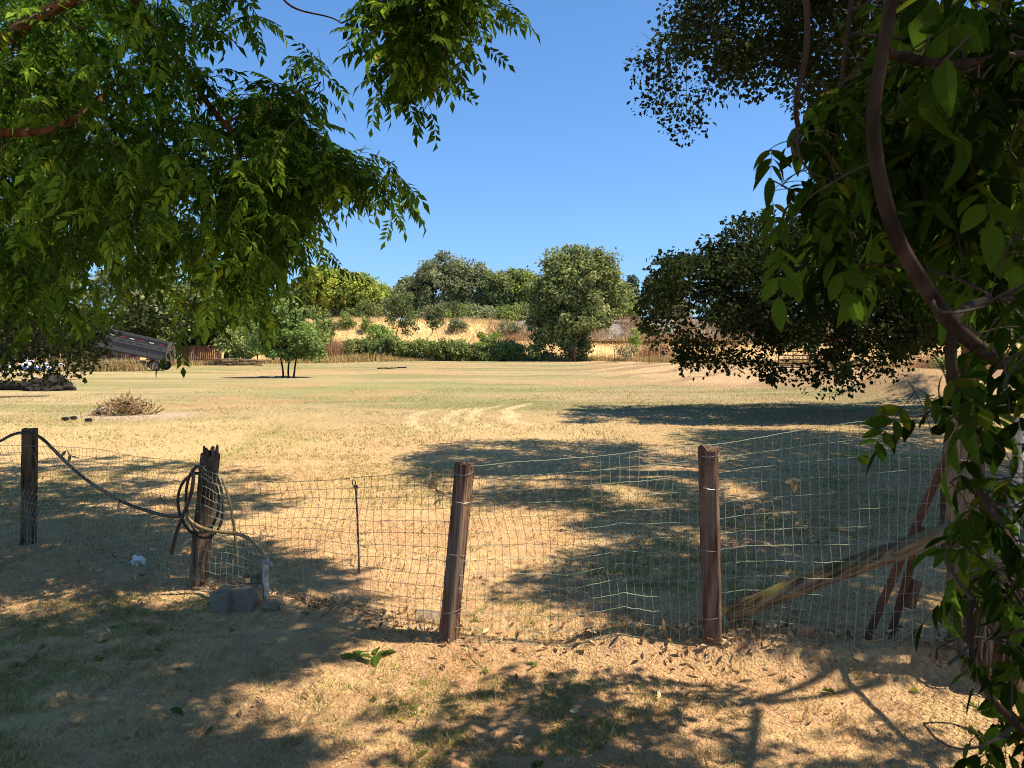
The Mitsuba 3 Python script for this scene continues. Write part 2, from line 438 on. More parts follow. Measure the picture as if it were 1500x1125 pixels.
def compound(rng, pairs=6, L=.30, leaflet=.075, w=.17, sag=.5, fine=False, terminal=True):
    """A pinnate leaf along +y, sagging to -z, as (v, f, shade)."""
    tv, tf = fine_leaflet(w, 5, .22) if fine else slim_tpl(w)
    n = 12 if fine else 6; t = np.linspace(0, 1, n); th = -sag * t
    y = np.r_[0, np.cumsum(np.cos(th[:-1]))] / (n - 1) * L; z = np.r_[0, np.cumsum(np.sin(th[:-1]))] / (n - 1) * L
    mb = MB(); rv, rf = tube(np.c_[0 * y, y, z], np.linspace(.0022, .0009, n) * (L / .3), 3, False); mb.add(rv, rf, np.ones(3) * .8)
    pos, ax, nr, sz = [], [], [], []
    for k in range(pairs):
        u = .26 + .70 * k / pairs
        p = np.array([0, np.interp(u, t, y), np.interp(u, t, z)]); a0 = np.interp(u, t, th); fwd = np.array([0, math.cos(a0), math.sin(a0)])
        for s in (-1, 1):
            d = fwd * rng.uniform(.45, .8) + np.array([s, 0, 0]) * .8 + np.array([0, 0, -rng.uniform(.10, .60)])
            pos.append(p); ax.append(d); nr.append(np.array([s * -.2, 0, 1.0]) + rng.normal(0, .25, 3)); sz.append(leaflet * rng.uniform(.8, 1.15) * (1 - .25 * abs(u - .55)))
    if terminal:
        pos.append(np.array([0, y[-1], z[-1]])); ax.append(np.array([0, math.cos(th[-1]), math.sin(th[-1]) - .3])); nr.append(np.array([0, .3, 1.0])); sz.append(leaflet * 1.1)
    pos = np.array(pos); R = frames(np.array(ax), np.array(nr)); c = np.ones((len(pos), 3)) * rng.uniform(.68, 1.25, (len(pos), 1)); c[rng.random(len(pos)) < .06] *= [1.9, 1.25, .9]
    sz = np.array(sz); kind = rng.integers(0, 3, len(pos))
    for q, (cw, cc) in enumerate(((1.0, .22), (.85, .42), (1.12, .05))):
        m = kind == q
        if m.any():
            scatter(mb, *(fine_leaflet(w * cw, 5, cc) if fine else slim_tpl(w * cw, .09, cc * .6)), pos[m], R[m], sz[m], c[m])
    (v, f), c = mb.get()
    return v, f, c


def leaf_entries(root, child, tpls, items, tint):
    """Single leaves as entries that share their ply files: items are (variant, 4x4 matrix)."""
    cache = {}
    for k, M in items:
        if k not in cache:
            v, f, c = tpls[k % len(tpls)]
            cache[k] = mikit.ply((v, f), 'm_leaf', False, color=np.clip(c * tint[k % len(tint)], 0, 1))
        scene[name(f'{root}__{child}')] = {**cache[k], 'to_world': T(M.tolist())}


def mat(R, t, s=1.0):
    M = np.eye(4); M[:3, :3] = R * s; M[:3, 3] = t; return M


# ------------------------------------------------------------------ the two big-leaved trees near the camera
def pinnate_tree(root, limbs, clusters, tpls, tint, rng, n_parts, per, twig_len, leaf_scale, limb_bsdf, twig_r=.004, foliage='crown', face=None):
    """limbs: list of (points, r0, r1); clusters: cluster centres (n,3). Every cluster is a drooping twig with leaves, joined to the nearest limb."""
    lp = []
    for k, (pts, r0, r1) in enumerate(limbs):
        p = smooth_path(pts, max(8, int(len(pts) * 6)))
        p = p + (meshkit.noise(p * 2.0, 3 + k)[:, None] - .5) * .6 * r0
        MB().add(*tube(p, np.linspace(r0, r1, len(p)), 8)).put(name(f'{root}__{"trunk" if k == 0 and r0 > .12 else "branch"}'), limb_bsdf, True)
        lp.append(p)
    L = np.vstack(lp)
    tw = MB(); items = []
    tl0 = twig_len
    for c in clusters:
        cs = c[3] if len(c) > 3 else 1.0; c = c[:3]; twig_len = tl0 * cs
        dd = np.linalg.norm(L - c, axis=1); q = L[dd.argmin()]
        dirn = unit(c - q + rng.normal(0, .25, 3)); a = c - dirn * twig_len * .5
        end = c + dirn * twig_len * .5 - np.array([0, 0, twig_len * .15])
        if rng.random() < .6 and dd.min() < .55:
            mid = (q + a) / 2 + rng.normal(0, .03, 3)
            tw.add(*tube(smooth_path([q, mid, a], 7), np.linspace(twig_r * 2.0, twig_r, 7), 4, False))
        pth = smooth_path([a, c + [0, 0, twig_len * .08], end], 7)
        tw.add(*tube(pth, np.linspace(twig_r, twig_r * .4, 7), 4, False))
        for i in range(per):
            u = rng.uniform(.05, 1); p = np.array([np.interp(u, np.linspace(0, 1, 7), pth[:, k]) for k in range(3)])
            az = rng.uniform(0, 2 * np.pi); out = np.array([math.cos(az), math.sin(az), 0])
            ax = unit(out * .9 + dirn * .5 + np.array([0, 0, rng.uniform(-.7, .25)]))
            nr = np.array([0, 0, 1.0]) + rng.normal(0, .3, 3)
            items.append((int(rng.integers(0, 1000)), mat(frames(ax, nr), p, leaf_scale * cs * rng.uniform(.75, 1.15))))
    tw.put(f'{root}__twig', 'm_twig'); tag(f'{root}__twig', kind='stuff')
    # the leaves that show largest are parts; the others stay one mesh

    def size(M):
        d = M[:3, 3] - CAM; dep = d @ _f
        if dep < .2 or abs(d[0] / dep) > .76 or abs(d @ _u / dep) > .58:
            return 1e9
        return dep
    order = np.argsort([size(M) for _, M in items])
    nv = len(tpls) * len(tint)
    items = [(k % nv, M) for k, M in items]
    leaf_entries(root, 'leaf', tpls, [items[i] for i in order[:n_parts]], tint)
    mb = MB(); rest = [items[i] for i in order[n_parts:]]
    for k in range(nv):
        S = np.array([M for kk, M in rest if kk == k])
        if len(S) == 0:
            continue
        v, f, c = tpls[k % len(tpls)]
        V = (np.einsum('nij,kj->nki', S[:, :3, :3], v) + S[:, None, :3, 3]).reshape(-1, 3)
        mb.add(V, (f[None] + (np.arange(len(S)) * len(v))[:, None, None]).reshape(-1, 3), np.tile(np.clip(c * tint[k % len(tint)], 0, 1), (len(S), 1)))
    mb.put(f'{root}__{foliage}', 'm_leaf'); tag(f'{root}__{foliage}', kind='stuff')


def frame_top(y):
    """Height of the upper edge of the view at distance y."""
    return at(750, -25, y)[2]


def casters(poly, n, rng, holes, above, spread, dens=None):
    """Places high in a crown whose shade falls into a patch of ground."""
    out = []
    for p in polypoints(poly, n, rng, holes):
        g = gnd(*p)
        h = above(g) + rng.uniform(0, spread)
        out.append(sunward(g, h))
    out = np.array(out)
    return np.vstack([out, out + SUN * rng.uniform(.4, 1.5, (len(out), 1)) + rng.normal(0, .08, out.shape)])


def h_above(g):
    h = 3.4
    while sunward(g, h)[2] < frame_top(max(sunward(g, h)[1], .5)) + .3:
        h += .1
        if h > 12:
            break
    return h


# left tree
rng = np.random.default_rng(11)
WT = [compound(rng, 5, .30, .10, .19, s, False) for s in (.2, .45, .6, .75, .9, 1.05, 1.3)]
GT = np.array([(.08, .16, .02), (.24, .41, .05), (.06, .125, .018), (.29, .48, .055), (.09, .18, .024), (.13, .245, .034)])
limbs = [
    ([(-6.2, 5.4, -.2), (-6.0, 5.5, 1.5), (-5.6, 5.6, 3.0), (-5.0, 5.6, 4.6), (-4.2, 5.6, 6.6)], .26, .12),
    ([(-5.7, 5.5, 3.0), at(-120, 225, 5.2), at(0, 196, 5.0), at(70, 190, 4.9), at(125, 165, 4.9), at(155, 125, 5.1)], .06, .018),
    ([(-5.0, 5.6, 4.6), at(-60, 90, 5.0), at(20, 50, 4.7), at(110, -5, 4.6), at(230, -60, 4.6)], .07, .03),
    ([(-4.6, 5.6, 5.5), at(150, -60, 5.4), at(240, 60, 5.4), at(330, 180, 5.6), at(400, 250, 5.8), at(470, 270, 6.0)], .05, .012),
    ([(-4.2, 5.6, 6.4), at(330, -120, 5.2), at(500, -100, 5.0), at(600, -30, 5.0), at(650, 60, 5.1)], .06, .010),
    ([at(330, -120, 5.2), at(400, -30, 5.6), at(425, 8, 5.6), at(470, 22, 5.7), at(500, 34, 5.7)], .014, .005),
    ([(-5.6, 5.7, 3.4), at(-60, 330, 6.2), at(60, 350, 6.4), at(200, 400, 6.8), at(290, 450, 7.0)], .05, .010),
    ([(-5.2, 5.6, 4.2), at(60, 200, 7.0), at(180, 280, 7.3), at(260, 350, 7.5), at(330, 420, 7.6)], .05, .010),
    ([at(330, 180, 5.6), at(420, 140, 5.7), at(470, 120, 5.8)], .012, .004),
    ([at(400, 250, 5.8), at(500, 240, 5.9), at(570, 265, 6.0)], .012, .004)]
mainpoly = [(-160, -120), (300, -120), (320, 0), (290, 35), (290, 105), (360, 130), (420, 125), (435, 150), (430, 190), (480, 240), (520, 265), (480, 270), (430, 280), (410, 330), (420, 365), (390, 400), (340, 410), (290, 415), (240, 385), (180, 375), (90, 415), (-160, 440)]
holes = [(345, 75, 26, 18), (275, 60, 22, 14), (185, 405, 25, 16), (250, 250, 14, 10), (300, 205, 16, 10)]


def to3(pts, lo, hi, rng):
    return np.array([at(x, y, rng.uniform(lo, hi)) for x, y in pts])


cl = [to3(polypoints(mainpoly, 430, rng, holes), 4.3, 8.2, rng),
      to3(polypoints([(-100, 120), (200, 100), (400, 320), (310, 390), (200, 365), (100, 395), (-100, 420)], 190, rng, holes), 5, 8.8, rng),
      to3(polypoints([(550, -70), (690, -70), (690, 10), (665, 40), (655, 70), (640, 85), (635, 110), (610, 100), (590, 100), (575, 80), (560, 40)], 66, rng), 4.5, 5.6, rng),
      to3(polypoints([(370, 135), (440, 125), (450, 190), (520, 245), (555, 265), (540, 280), (460, 260), (430, 350), (390, 390), (340, 320)], 130, rng, holes), 5.0, 6.4, rng),
      to3([(300, 10), (330, 15), (350, 12), (375, 30), (440, 90), (470, 95), (545, 250), (575, 265), (560, 275), (460, 360), (450, 375), (288, 450), (280, 468), (320, 440), (390, 425), (655, 125), (630, 130), (575, 120), (700, 15), (715, 5), (665, 75), (575, 272), (560, 255), (525, 235), (455, 140), (120, 430), (50, 445), (180, 405)], 5.0, 6.2, rng)]
lefts = [([(-150, 665), (300, 668), (385, 690), (395, 730), (330, 770), (200, 790), (-150, 800)], 75, [(270, 715, 60, 8), (150, 745, 60, 8), (230, 770, 40, 9)]),
         ([(-200, 800), (120, 800), (270, 830), (290, 850), (160, 850), (60, 870), (-200, 870)], 34, [(90, 850, 60, 20)]),
         ([(-250, 875), (150, 880), (300, 890), (470, 895), (440, 960), (300, 985), (270, 1030), (100, 1010), (-250, 1060)], 74, [(240, 960, 60, 14), (50, 930, 30, 10)]),
         ([(-250, 1080), (80, 1060), (260, 1090), (400, 1060), (380, 1140), (-250, 1160)], 30, []),
         ([(330, 790), (400, 810), (490, 840), (480, 880), (380, 860), (300, 840)], 14, [])]
for poly, n, hs in lefts:
    cl.append(casters(poly, int(n * 2.3), rng, hs, h_above, 1.2))
cl.append(np.vstack([rng.uniform([-5.0, -4.0, 4.7], [1.5, 2.0, 6.4], (420, 3)), rng.uniform([-9.5, -2.0, 3.2], [-5.2, 9.0, 6.5], (260, 3)), rng.uniform([-9.0, 3.0, 6.6], [-3.0, 8.5, 10.5], (360, 3)) ]))          # the parts of the crown above and beside the viewer
pinnate_tree('shade_tree', limbs, np.vstack(cl), WT, GT, rng, 290, 6, .40, .95, 'm_bark_red')
tag('shade_tree', 'tall spreading tree with feathery hanging green leaves filling the upper left corner', 'tree')

# close tree at the right edge: long leaflets, a metre or so from the lens
rng = np.random.default_rng(5)
BT = [compound(rng, p, .34, l, w, s, True) for p, l, w, s in ((3, .135, .19, .5), (4, .125, .20, .9), (4, .13, .17, 1.3), (3, .15, .21, 1.0))]
GB = np.array([(.024, .05, .007), (.055, .108, .013), (.02, .042, .006), (.10, .19, .02)])
limbs = [
    ([(1.15, 1.35, 1.1), at(1530, 560, 1.35), at(1455, 520, 1.33), at(1400, 480, 1.3), at(1362, 428, 1.28), at(1320, 360, 1.27), at(1292, 275, 1.27), at(1279, 180, 1.28), at(1290, 95, 1.3), at(1310, -30, 1.33), at(1330, -200, 1.4)], .017, .010),
    ([at(1400, 478, 1.3), at(1398, 560, 1.3), at(1425, 650, 1.28), at(1443, 735, 1.25), at(1475, 790, 1.22), at(1485, 850, 1.2), at(1540, 900, 1.2)], .0105, .007),
    ([at(1190, -150, 1.5), at(1181, 0, 1.5), at(1179, 90, 1.48), at(1168, 140, 1.47), at(1170, 185, 1.47)], .008, .0055),
    ([at(1262, -100, 1.75), at(1246, 10, 1.7), at(1236, 90, 1.7), at(1228, 160, 1.7)], .007, .004),
    ([at(1300, 78, 1.3), at(1380, 92, 1.4), at(1440, 88, 1.5), at(1540, 70, 1.6)], .009, .006),
    ([at(1395, 470, 1.3), at(1440, 440, 1.4), at(1530, 445, 1.5)], .010, .006),
    ([at(1530, 1105, 1.15), at(1480, 1050, 1.15), at(1445, 1010, 1.15), at(1425, 960, 1.16), at(1425, 880, 1.17)], .007, .004),
    ([at(1330, -200, 1.4), (1.3, 1.7, 3.2), (2.2, 2.2, 4.0), (3.1, 2.6, 4.6)], .02, .02)]
def sc(p, k):
    return np.c_[p, np.full(len(p), k)]


cl = [sc(to3(polypoints([(1270, 170), (1330, 60), (1350, -40), (1540, -40), (1540, 380), (1450, 390), (1390, 340), (1330, 320), (1275, 290)], 64, rng), 1.42, 2.0, rng), .85),
      sc(to3(polypoints([(1235, 130), (1330, -30), (1540, -40), (1540, 430), (1420, 400), (1330, 360), (1240, 300)], 130, rng), 2.0, 3.2, rng), 1.0),
      sc(to3([(1175, 190), (1150, 215), (1225, 150), (1215, 240), (1175, 310), (1200, 340), (1240, 330), (1255, 385), (1290, 140), (1270, 240), (1200, 200), (1190, 250), (1245, 200), (1235, 270), (1160, 290), (1215, 300), (1260, 330), (1170, 260), (1255, 100), (1230, 370), (1280, 400)], 1.35, 1.75, rng), .68),
      sc(to3([(1490, 430), (1490, 600), (1350, 600), (1385, 560), (1410, 735), (1440, 640), (1490, 700), (1475, 880), (1420, 940), (1500, 960), (1495, 800), (1510, 1050), (1405, 1070), (1490, 540), (1470, 1090)], 1.12, 1.3, rng), .5),
      sc(to3(polypoints([(1420, 440), (1540, 420), (1540, 1120), (1440, 1120), (1450, 900), (1430, 700)], 33, rng), 1.15, 1.5, rng), .58)]
# what grows above the frame and shades the lower leaves and the ground
up = rng.uniform([-.7, -.6, -.7], [1.8, 1.6, 1.2], (130, 3)) + sunward((.75, 1.3, 1.8), 2.4)
cl.append(sc(up, 1.0))
for poly, n, hs in (([(700, 1080), (800, 1035), (900, 1020), (950, 1050), (930, 1100), (1000, 1140), (690, 1140)], 23, []), ([(960, 1100), (1150, 1080), (1200, 1050), (1340, 1060), (1420, 1090), (1400, 1150), (960, 1150)], 17, [(1080, 1075, 30, 20)])):
    cl.append(sc(casters(poly, n, rng, hs, lambda g: 2.6, .5), .9))
pinnate_tree('hanging_tree', limbs, np.vstack(cl), BT, GB, rng, 280, 2, .22, .72, 'm_bark', .0018)
tag('hanging_tree', 'overhanging tree close to the viewer at the right edge, large pointed leaves on bent stems', 'tree')
# its forked upper limb, whose shade falls on the bare path
for pts in (((1045, 1032), (1130, 1020), (1210, 988), (1290, 965)), ((1120, 1030), (1200, 1018), (1290, 1000)), ((1108, 1034), (1103, 1075), (1092, 1135))):
    q = [sunward(gnd(*p), 3.3 + .05 * i) for i, p in enumerate(pts)]
    MB().add(*tube(smooth_path(q, 14), np.linspace(.022, .03, 14), 8)).put(name('hanging_tree__branch'), 'm_bark', True)


# ------------------------------------------------------------------ oaks with small leaves
def leafy(mb, centres, radius, per, leaf, cols, rng, tpl, flat=.75, jit=.25):
    n = len(centres)
    d = unit(rng.normal(size=(n * per, 3))); rr = radius[np.repeat(np.arange(n), per)] if np.ndim(radius) else radius
    r = rr * rng.uniform(0, 1, n * per) ** .45
    pos = np.repeat(centres, per, 0) + d * r[:, None] * [1, 1, flat]
    ax = unit(d * .5 + rng.normal(size=d.shape) * .6 + [0, 0, -.2]); nr = unit(d * .4 + rng.normal(size=d.shape) * .55 + [0, 0, .5])
    tone = np.repeat(rng.uniform(1 - jit, 1 + jit, (n, 1)), per, 0) * rng.uniform(.75, 1.25, (n * per, 1))
    base = np.asarray(cols)[rng.integers(0, len(cols), n)]
    scatter(mb, *tpl, pos, frames(ax, nr), leaf * rng.uniform(.5, 1.5, n * per), np.clip(np.repeat(base, per, 0) * tone, 0, 1))


def oak(root, limbs, centres, rad, per, leaf, cols, rng, tpl, bsdf='m_bark', leafbsdf='m_oak_leaf'):
    lp = []
    for k, (pts, r0, r1) in enumerate(limbs):
        p = smooth_path(pts, max(8, len(pts) * 5))
        MB().add(*tube(p, np.linspace(r0, r1, len(p)), 8)).put(name(f'{root}__{"trunk" if k == 0 else "branch"}'), bsdf, True); lp.append(p)
    L = np.vstack(lp); tw = MB()
    for c in centres:
        dd = np.linalg.norm(L - c, axis=1); q = L[dd.argmin()]
        if dd.min() < 2.6:
            m = (q + c) / 2 + rng.normal(0, .08, 3)
            tw.add(*tube(smooth_path([q, m, c], 5), np.linspace(.008, .003, 5), 3, False))
        for _ in range(2):
            tw.add(*tube([c, c + rng.normal(0, 1, 3) * np.mean(rad) * .6], [.004, .002], 3, False))
    tw.put(f'{root}__twig', 'm_twig'); tag(f'{root}__twig', kind='stuff')
    mb = MB(); leafy(mb, centres, rad, per, leaf, cols, rng, tpl); key = f'{root}__crown' if f'{root}__crown' not in scene else f'{root}__crown_001'; mb.put(key, leafbsdf); tag(key, kind='stuff')


rng = np.random.default_rng(21)
OAK = [(.042, .060, .022), (.058, .080, .028), (.034, .050, .019)]
up1 = polypoints([(1000, -60), (1330, -60), (1330, 120), (1260, 110), (1200, 90), (1120, 120), (1070, 100), (1030, 85), (965, 105), (955, 70), (990, 20)], 120, rng)
cl = [to3(up1, 8.6, 11.5, rng), to3([(1000, 160), (1005, 185), (975, 120), (960, 145), (1040, 130), (950, 95), (1020, 40), (1180, 130), (1150, 100), (1100, 120)], 9.5, 10.5, rng),
      to3(polypoints([(1150, 60), (1300, 60), (1300, 200), (1180, 160)], 30, rng), 9.5, 11.5, rng)]
rights = [([(590, 668), (700, 662), (830, 660), (1000, 645), (1200, 650), (1400, 640), (1500, 660), (1500, 740), (1200, 720), (950, 760), (800, 740), (700, 745), (640, 730)], 85, [(745, 742, 40, 8), (1230, 656, 140, 12), (1350, 645, 110, 12), (690, 700, 50, 6), (880, 712, 60, 6), (1100, 700, 50, 6)]),
          ([(860, 760), (1000, 745), (1250, 720), (1500, 740), (1500, 850), (1300, 880), (1080, 900), (1020, 930), (930, 925), (880, 890), (830, 870), (740, 860), (760, 840), (870, 820)], 105, [(900, 790, 70, 11), (1130, 790, 80, 9), (1180, 838, 70, 10), (1000, 850, 50, 8), (1290, 790, 50, 9), (1080, 765, 40, 7)]),
          ([(1150, 870), (1300, 890), (1420, 900), (1420, 950), (1300, 960), (1120, 950)], 16, [(1230, 930, 60, 10)])]
for poly, n, hs in rights:
    cl.append(casters(poly, int(n * 1.45), rng, hs, h_above, 1.6))
bulk = rng.uniform([3.6, 2.6, 5.6], [13, 13, 12], (1500, 3)); bulk = bulk[(bulk[:, 0] > .6 * bulk[:, 2] + 3.4) & (bulk[:, 1] > 4.5) & (bulk[:, 2] > np.array([frame_top(q) for q in bulk[:, 1]]) + .4)]
bulk = np.vstack([bulk, rng.uniform([-1, -9, 5.5], [9, -3.5, 11], (260, 3))])
mb = MB(); leafy(mb, bulk, .62, 90, .13, OAK, rng, small_lobed()); mb.put('oak_tree__crown', 'm_oak_leaf'); tag('oak_tree__crown', kind='stuff')
cl.append(rng.uniform([1.6, -4.5, 5.0], [7.5, 1.6, 6.8], (320, 3)))
cl = np.vstack(cl)
limbs = [([(8.4, 8.2, -.2), (8.2, 8.2, 1.6), (7.7, 8.3, 3.4), (6.9, 8.4, 5.2), (6.0, 8.4, 7.4), (5.2, 8.2, 9.4)], .36, .14),
         ([(7.5, 8.3, 3.9), (6.0, 9.0, 5.4), (4.6, 9.6, 6.4), (3.2, 10.0, 6.7), (2.4, 10.1, 6.2)], .10, .008),
         ([(7.2, 8.4, 4.6), (6.4, 7.2, 5.4), (5.6, 6.2, 5.9), (5.0, 5.4, 6.0)], .09, .012),
         ([(6.6, 8.4, 6.0), (5.6, 8.0, 7.2), (4.6, 8.0, 8.0), (3.6, 8.4, 8.4)], .10, .012),
         ([(7.4, 8.3, 4.2), (6.6, 6.2, 5.0), (5.6, 4.4, 5.4)], .10, .03),
         ([(4.6, 9.6, 6.4), (4.6, 10.2, 5.4), (4.3, 10.4, 4.6)], .05, .012)]
oak('oak_tree', limbs, cl, .37, 135, .068, OAK, rng, small_lobed())
tag('oak_tree', 'oak with small dark leaves reaching into the sky from the top right', 'tree')

# the second oak: low hanging mass over the right side of the field
rng = np.random.default_rng(22)
low = [(965, 400), (985, 385), (1040, 375), (1100, 350), (1150, 325), (1300, 300), (1460, 300), (1470, 500), (1400, 510), (1330, 515), (1260, 515), (1200, 525), (1130, 500), (1080, 490), (1040, 470), (1000, 440), (960, 450)]
hs = [(1170, 525, 40, 24), (1045, 440, 16, 14), (1020, 425, 10, 9), (1055, 485, 10, 10)]
cl = [to3(polypoints(low, 400, rng, hs), 15.0, 19.5, rng),
      to3([(950, 480), (948, 460), (975, 490), (1000, 505), (1000, 525), (1020, 530), (1035, 520), (985, 465), (1010, 488), (1050, 515), (1070, 530), (1110, 530), (1130, 548), (1140, 540), (1190, 545), (1200, 555), (1235, 545), (1260, 540), (1290, 520), (1320, 510), (1095, 515), (1065, 365), (1085, 345), (1100, 330), (1000, 385), (975, 395), (965, 425), (1240, 560), (1015, 510), (1210, 530), (1300, 535), (948, 440), (955, 420), (1045, 360), (1120, 320), (1080, 330)], 16.0, 18.5, rng),
      casters([(1235, 605), (1300, 575), (1370, 565), (1420, 600), (1400, 640), (1270, 640)], 34, rng, [(1310, 612, 30, 6)], h_above, 1.5),
      to3(polypoints([(1250, 200), (1500, 150), (1560, 420), (1400, 480), (1250, 400)], 90, rng), 15, 20, rng)]
limbs = [([(13.2, 17.5, -.2), (13.0, 17.4, 1.5), (12.3, 17.3, 3.2), (11.2, 17.3, 4.8), (10, 17.3, 6.5)], .34, .12),
         ([(12.4, 17.4, 3.0), (10.4, 17.2, 4.0), (8.2, 17.2, 4.2), (6.2, 17.2, 3.6), (4.4, 17.2, 2.7), (3.9, 17.2, 2.2)], .12, .015),
         ([(12.5, 17.4, 2.6), (10.8, 16.6, 3.0), (9.0, 16.4, 2.8), (7.4, 16.4, 1.9)], .10, .015),
         ([(11.6, 17.4, 4.2), (9.6, 18.2, 5.2), (7.2, 18.4, 4.8), (5.4, 18.4, 3.6)], .10, .015)]
oak('oak_tree_001', limbs, np.vstack(cl), np.clip(np.random.default_rng(3).normal(.42, .12, len(np.vstack(cl))), .2, .7), 140, .108, OAK, rng, small_lobed())
tag('oak_tree_001', 'dark oak bough hanging low over the sunny field, right of the big roundish tree', 'tree')

# a bough of small dark leaves hanging at the far left
rng = np.random.default_rng(23)
cl = [to3(polypoints([(-120, 430), (40, 440), (60, 500), (20, 530), (-120, 540)], 40, rng), 8.5, 11, rng),
      to3([(10, 530), (25, 545), (60, 510), (75, 530), (68, 545), (105, 500), (115, 520), (108, 540), (130, 505), (95, 515), (140, 520), (50, 490), (150, 480), (120, 480), (125, 545 - 20)], 8.8, 9.6, rng)]
limbs = [([(-12.5, 9.5, -.2), (-12.2, 9.5, 1.6), (-11.6, 9.5, 3.2), (-10.6, 9.6, 4.8)], .22, .09),
         ([(-12.0, 9.5, 2.4), (-9.6, 9.4, 2.9), (-7.6, 9.3, 2.5), (-6.2, 9.2, 2.0)], .08, .012)]
oak('oak_tree_002', limbs, np.vstack(cl), .27, 75, .062, OAK, rng, small_lobed())
tag('oak_tree_002', 'oak bough with small dark leaves dangling at the left edge, below the feathery tree', 'tree')

# green tree with the reddish leaning trunk behind the fence corner
rng = np.random.default_rng(24)
cl = [to3(polypoints([(1340, 250), (1560, 200), (1600, 440), (1450, 460), (1380, 430)], 60, rng), 5.2, 7.5, rng)]
limbs = [([(3.72, 5.85, -.15), at(1408, 600, 5.8), at(1420, 540, 5.8), at(1440, 470, 5.8), at(1470, 385, 5.8), at(1520, 240, 5.8), at(1560, 60, 5.9)], .105, .06),
         ([at(1440, 470, 5.8), at(1410, 400, 6.0), at(1390, 330, 6.1)], .03, .01)]
oak('leaning_tree', limbs, np.vstack(cl), .34, 70, .085, [(.12, .19, .03), (.16, .23, .04), (.09, .14, .03)], rng, leaf_tpl(.2), 'm_bark_red', 'm_leaf')
tag('leaning_tree', 'tree with a leaning reddish trunk just beyond the fence corner, glowing green leaves', 'tree')

# ------------------------------------------------------------------ far trees and shrubs
QUAD = (np.array([[0, 0, 0], [-.36, .5, .08], [.36, .5, .08], [0, 1, -.1]]), np.array([[0, 2, 1], [1, 2, 3]]))


def far_tree(key, label, cat, base, blobs, col, rng, leaf=.26, nclump=90, per=85, clump=.85, trunk=.22, stems=1, shell=.55, group=None, bsdf='m_bark', limbs=5):
    base = np.asarray(base, float); cen, rad = [], []
    vol = np.array([b[3] * b[4] * b[5] for b in blobs]); share = np.maximum(2, (nclump * vol ** .7 / (vol ** .7).sum()).astype(int))
    for b, n in zip(blobs, share):
        d = unit(rng.normal(size=(n, 3))); r = rng.uniform(shell, 1, (n, 1)) ** .8
        cen.append(np.array(b[:3]) + d * r * np.array(b[3:6]) * .86); rad.append(np.full(n, clump) * rng.uniform(.6, 1.25, n))
    col = np.asarray(col) * 1.75; cen, rad = np.vstack(cen), np.concatenate(rad); ok = cen[:, 2] > base[2] + .15; cen, rad = cen[ok], rad[ok]
    mb = MB(); leafy(mb, cen, rad, per, leaf, col, rng, QUAD, .75, .22)
    mb.put(f'{key}__crown', 'm_far_leaf'); tag(f'{key}__crown', kind='stuff')
    if trunk > 0:
        top = np.mean([b[:3] for b in blobs], axis=0)
        for s in range(stems):
            o = np.array([.28 * (s - (stems - 1) / 2), .15 * (s % 2), 0]) if stems > 1 else np.zeros(3)
            lean = o * 1.5
            p = smooth_path([base + o - [0, 0, .2], base * [.75, .75, .75] + top * .25 + o * 1.3 + rng.normal(0, .05, 3), (base + top) / 2 + lean, top + lean + [0, 0, .5]], 12)
            MB().add(*tube(p, np.linspace(trunk, trunk * .4, 12), 7)).put(name(f'{key}__trunk'), bsdf, True)
        for k in rng.choice(len(cen), min(limbs, len(cen)), replace=False):
            q = base + (top - base) * rng.uniform(.35, .8)
            MB().add(*tube(smooth_path([q, (q + cen[k]) / 2 + [0, 0, -.15], cen[k]], 6), np.linspace(trunk * .45, trunk * .12, 6), 5)).put(name(f'{key}__branch'), bsdf, True)
    tag(key, label, cat, group)


def blob(px, py, wpx, hpx, d, deep=None):
    c = at(px, py, d); m = d / F
    return (*c, wpx / 2 * m, (deep or wpx / 2 * m), hpx / 2 * m)


rng = np.random.default_rng(31)
GREY = [(.14, .165, .085), (.125, .145, .075), (.16, .18, .10)]
MIDG = [(.125, .165, .05), (.15, .185, .06), (.105, .14, .045)]
YEL = [(.21, .25, .05), (.24, .26, .05), (.18, .23, .05)]
DARKG = [(.07, .09, .04), (.085, .105, .045)]
# the big roundish tree in front of the bank
B = gnd(850, 529)
d = B[1]
far_tree('roundish_tree', 'large roundish tree in front of the railway bank, tallest on the far field edge', 'tree', B,
         [blob(845, 420, 125, 105, d), blob(880, 395, 70, 60, d), blob(825, 385, 70, 50, d), blob(875, 450, 85, 70, d), blob(800, 440, 60, 80, d), blob(855, 378, 60, 40, d), blob(845, 470, 120, 44, d), blob(900, 425, 50, 60, d), blob(830, 490, 60, 40, d)],
         [(.15, .18, .07), (.17, .195, .08), (.13, .16, .06)], rng, .31, 360, 95, .9, .2, 2, .45, limbs=9)
far_tree('dark_shrub', 'dark green shrubby tree pressed against the left side of the roundish tree', 'shrub', gnd(790, 528.5), [blob(795, 480, 55, 70, d - 1), blob(790, 515, 50, 30, d - 1), blob(800, 450, 45, 50, d - 1)], DARKG + MIDG[:1], rng, .26, 60, 75, .7, .1)
far_tree('dark_shrub_001', 'dark shrub growing round the trunk of the roundish tree', 'shrub', gnd(850, 529.5), [blob(850, 508, 50, 50, d - 1.5)], DARKG, rng, .24, 34, 75, .6, .06, limbs=2)
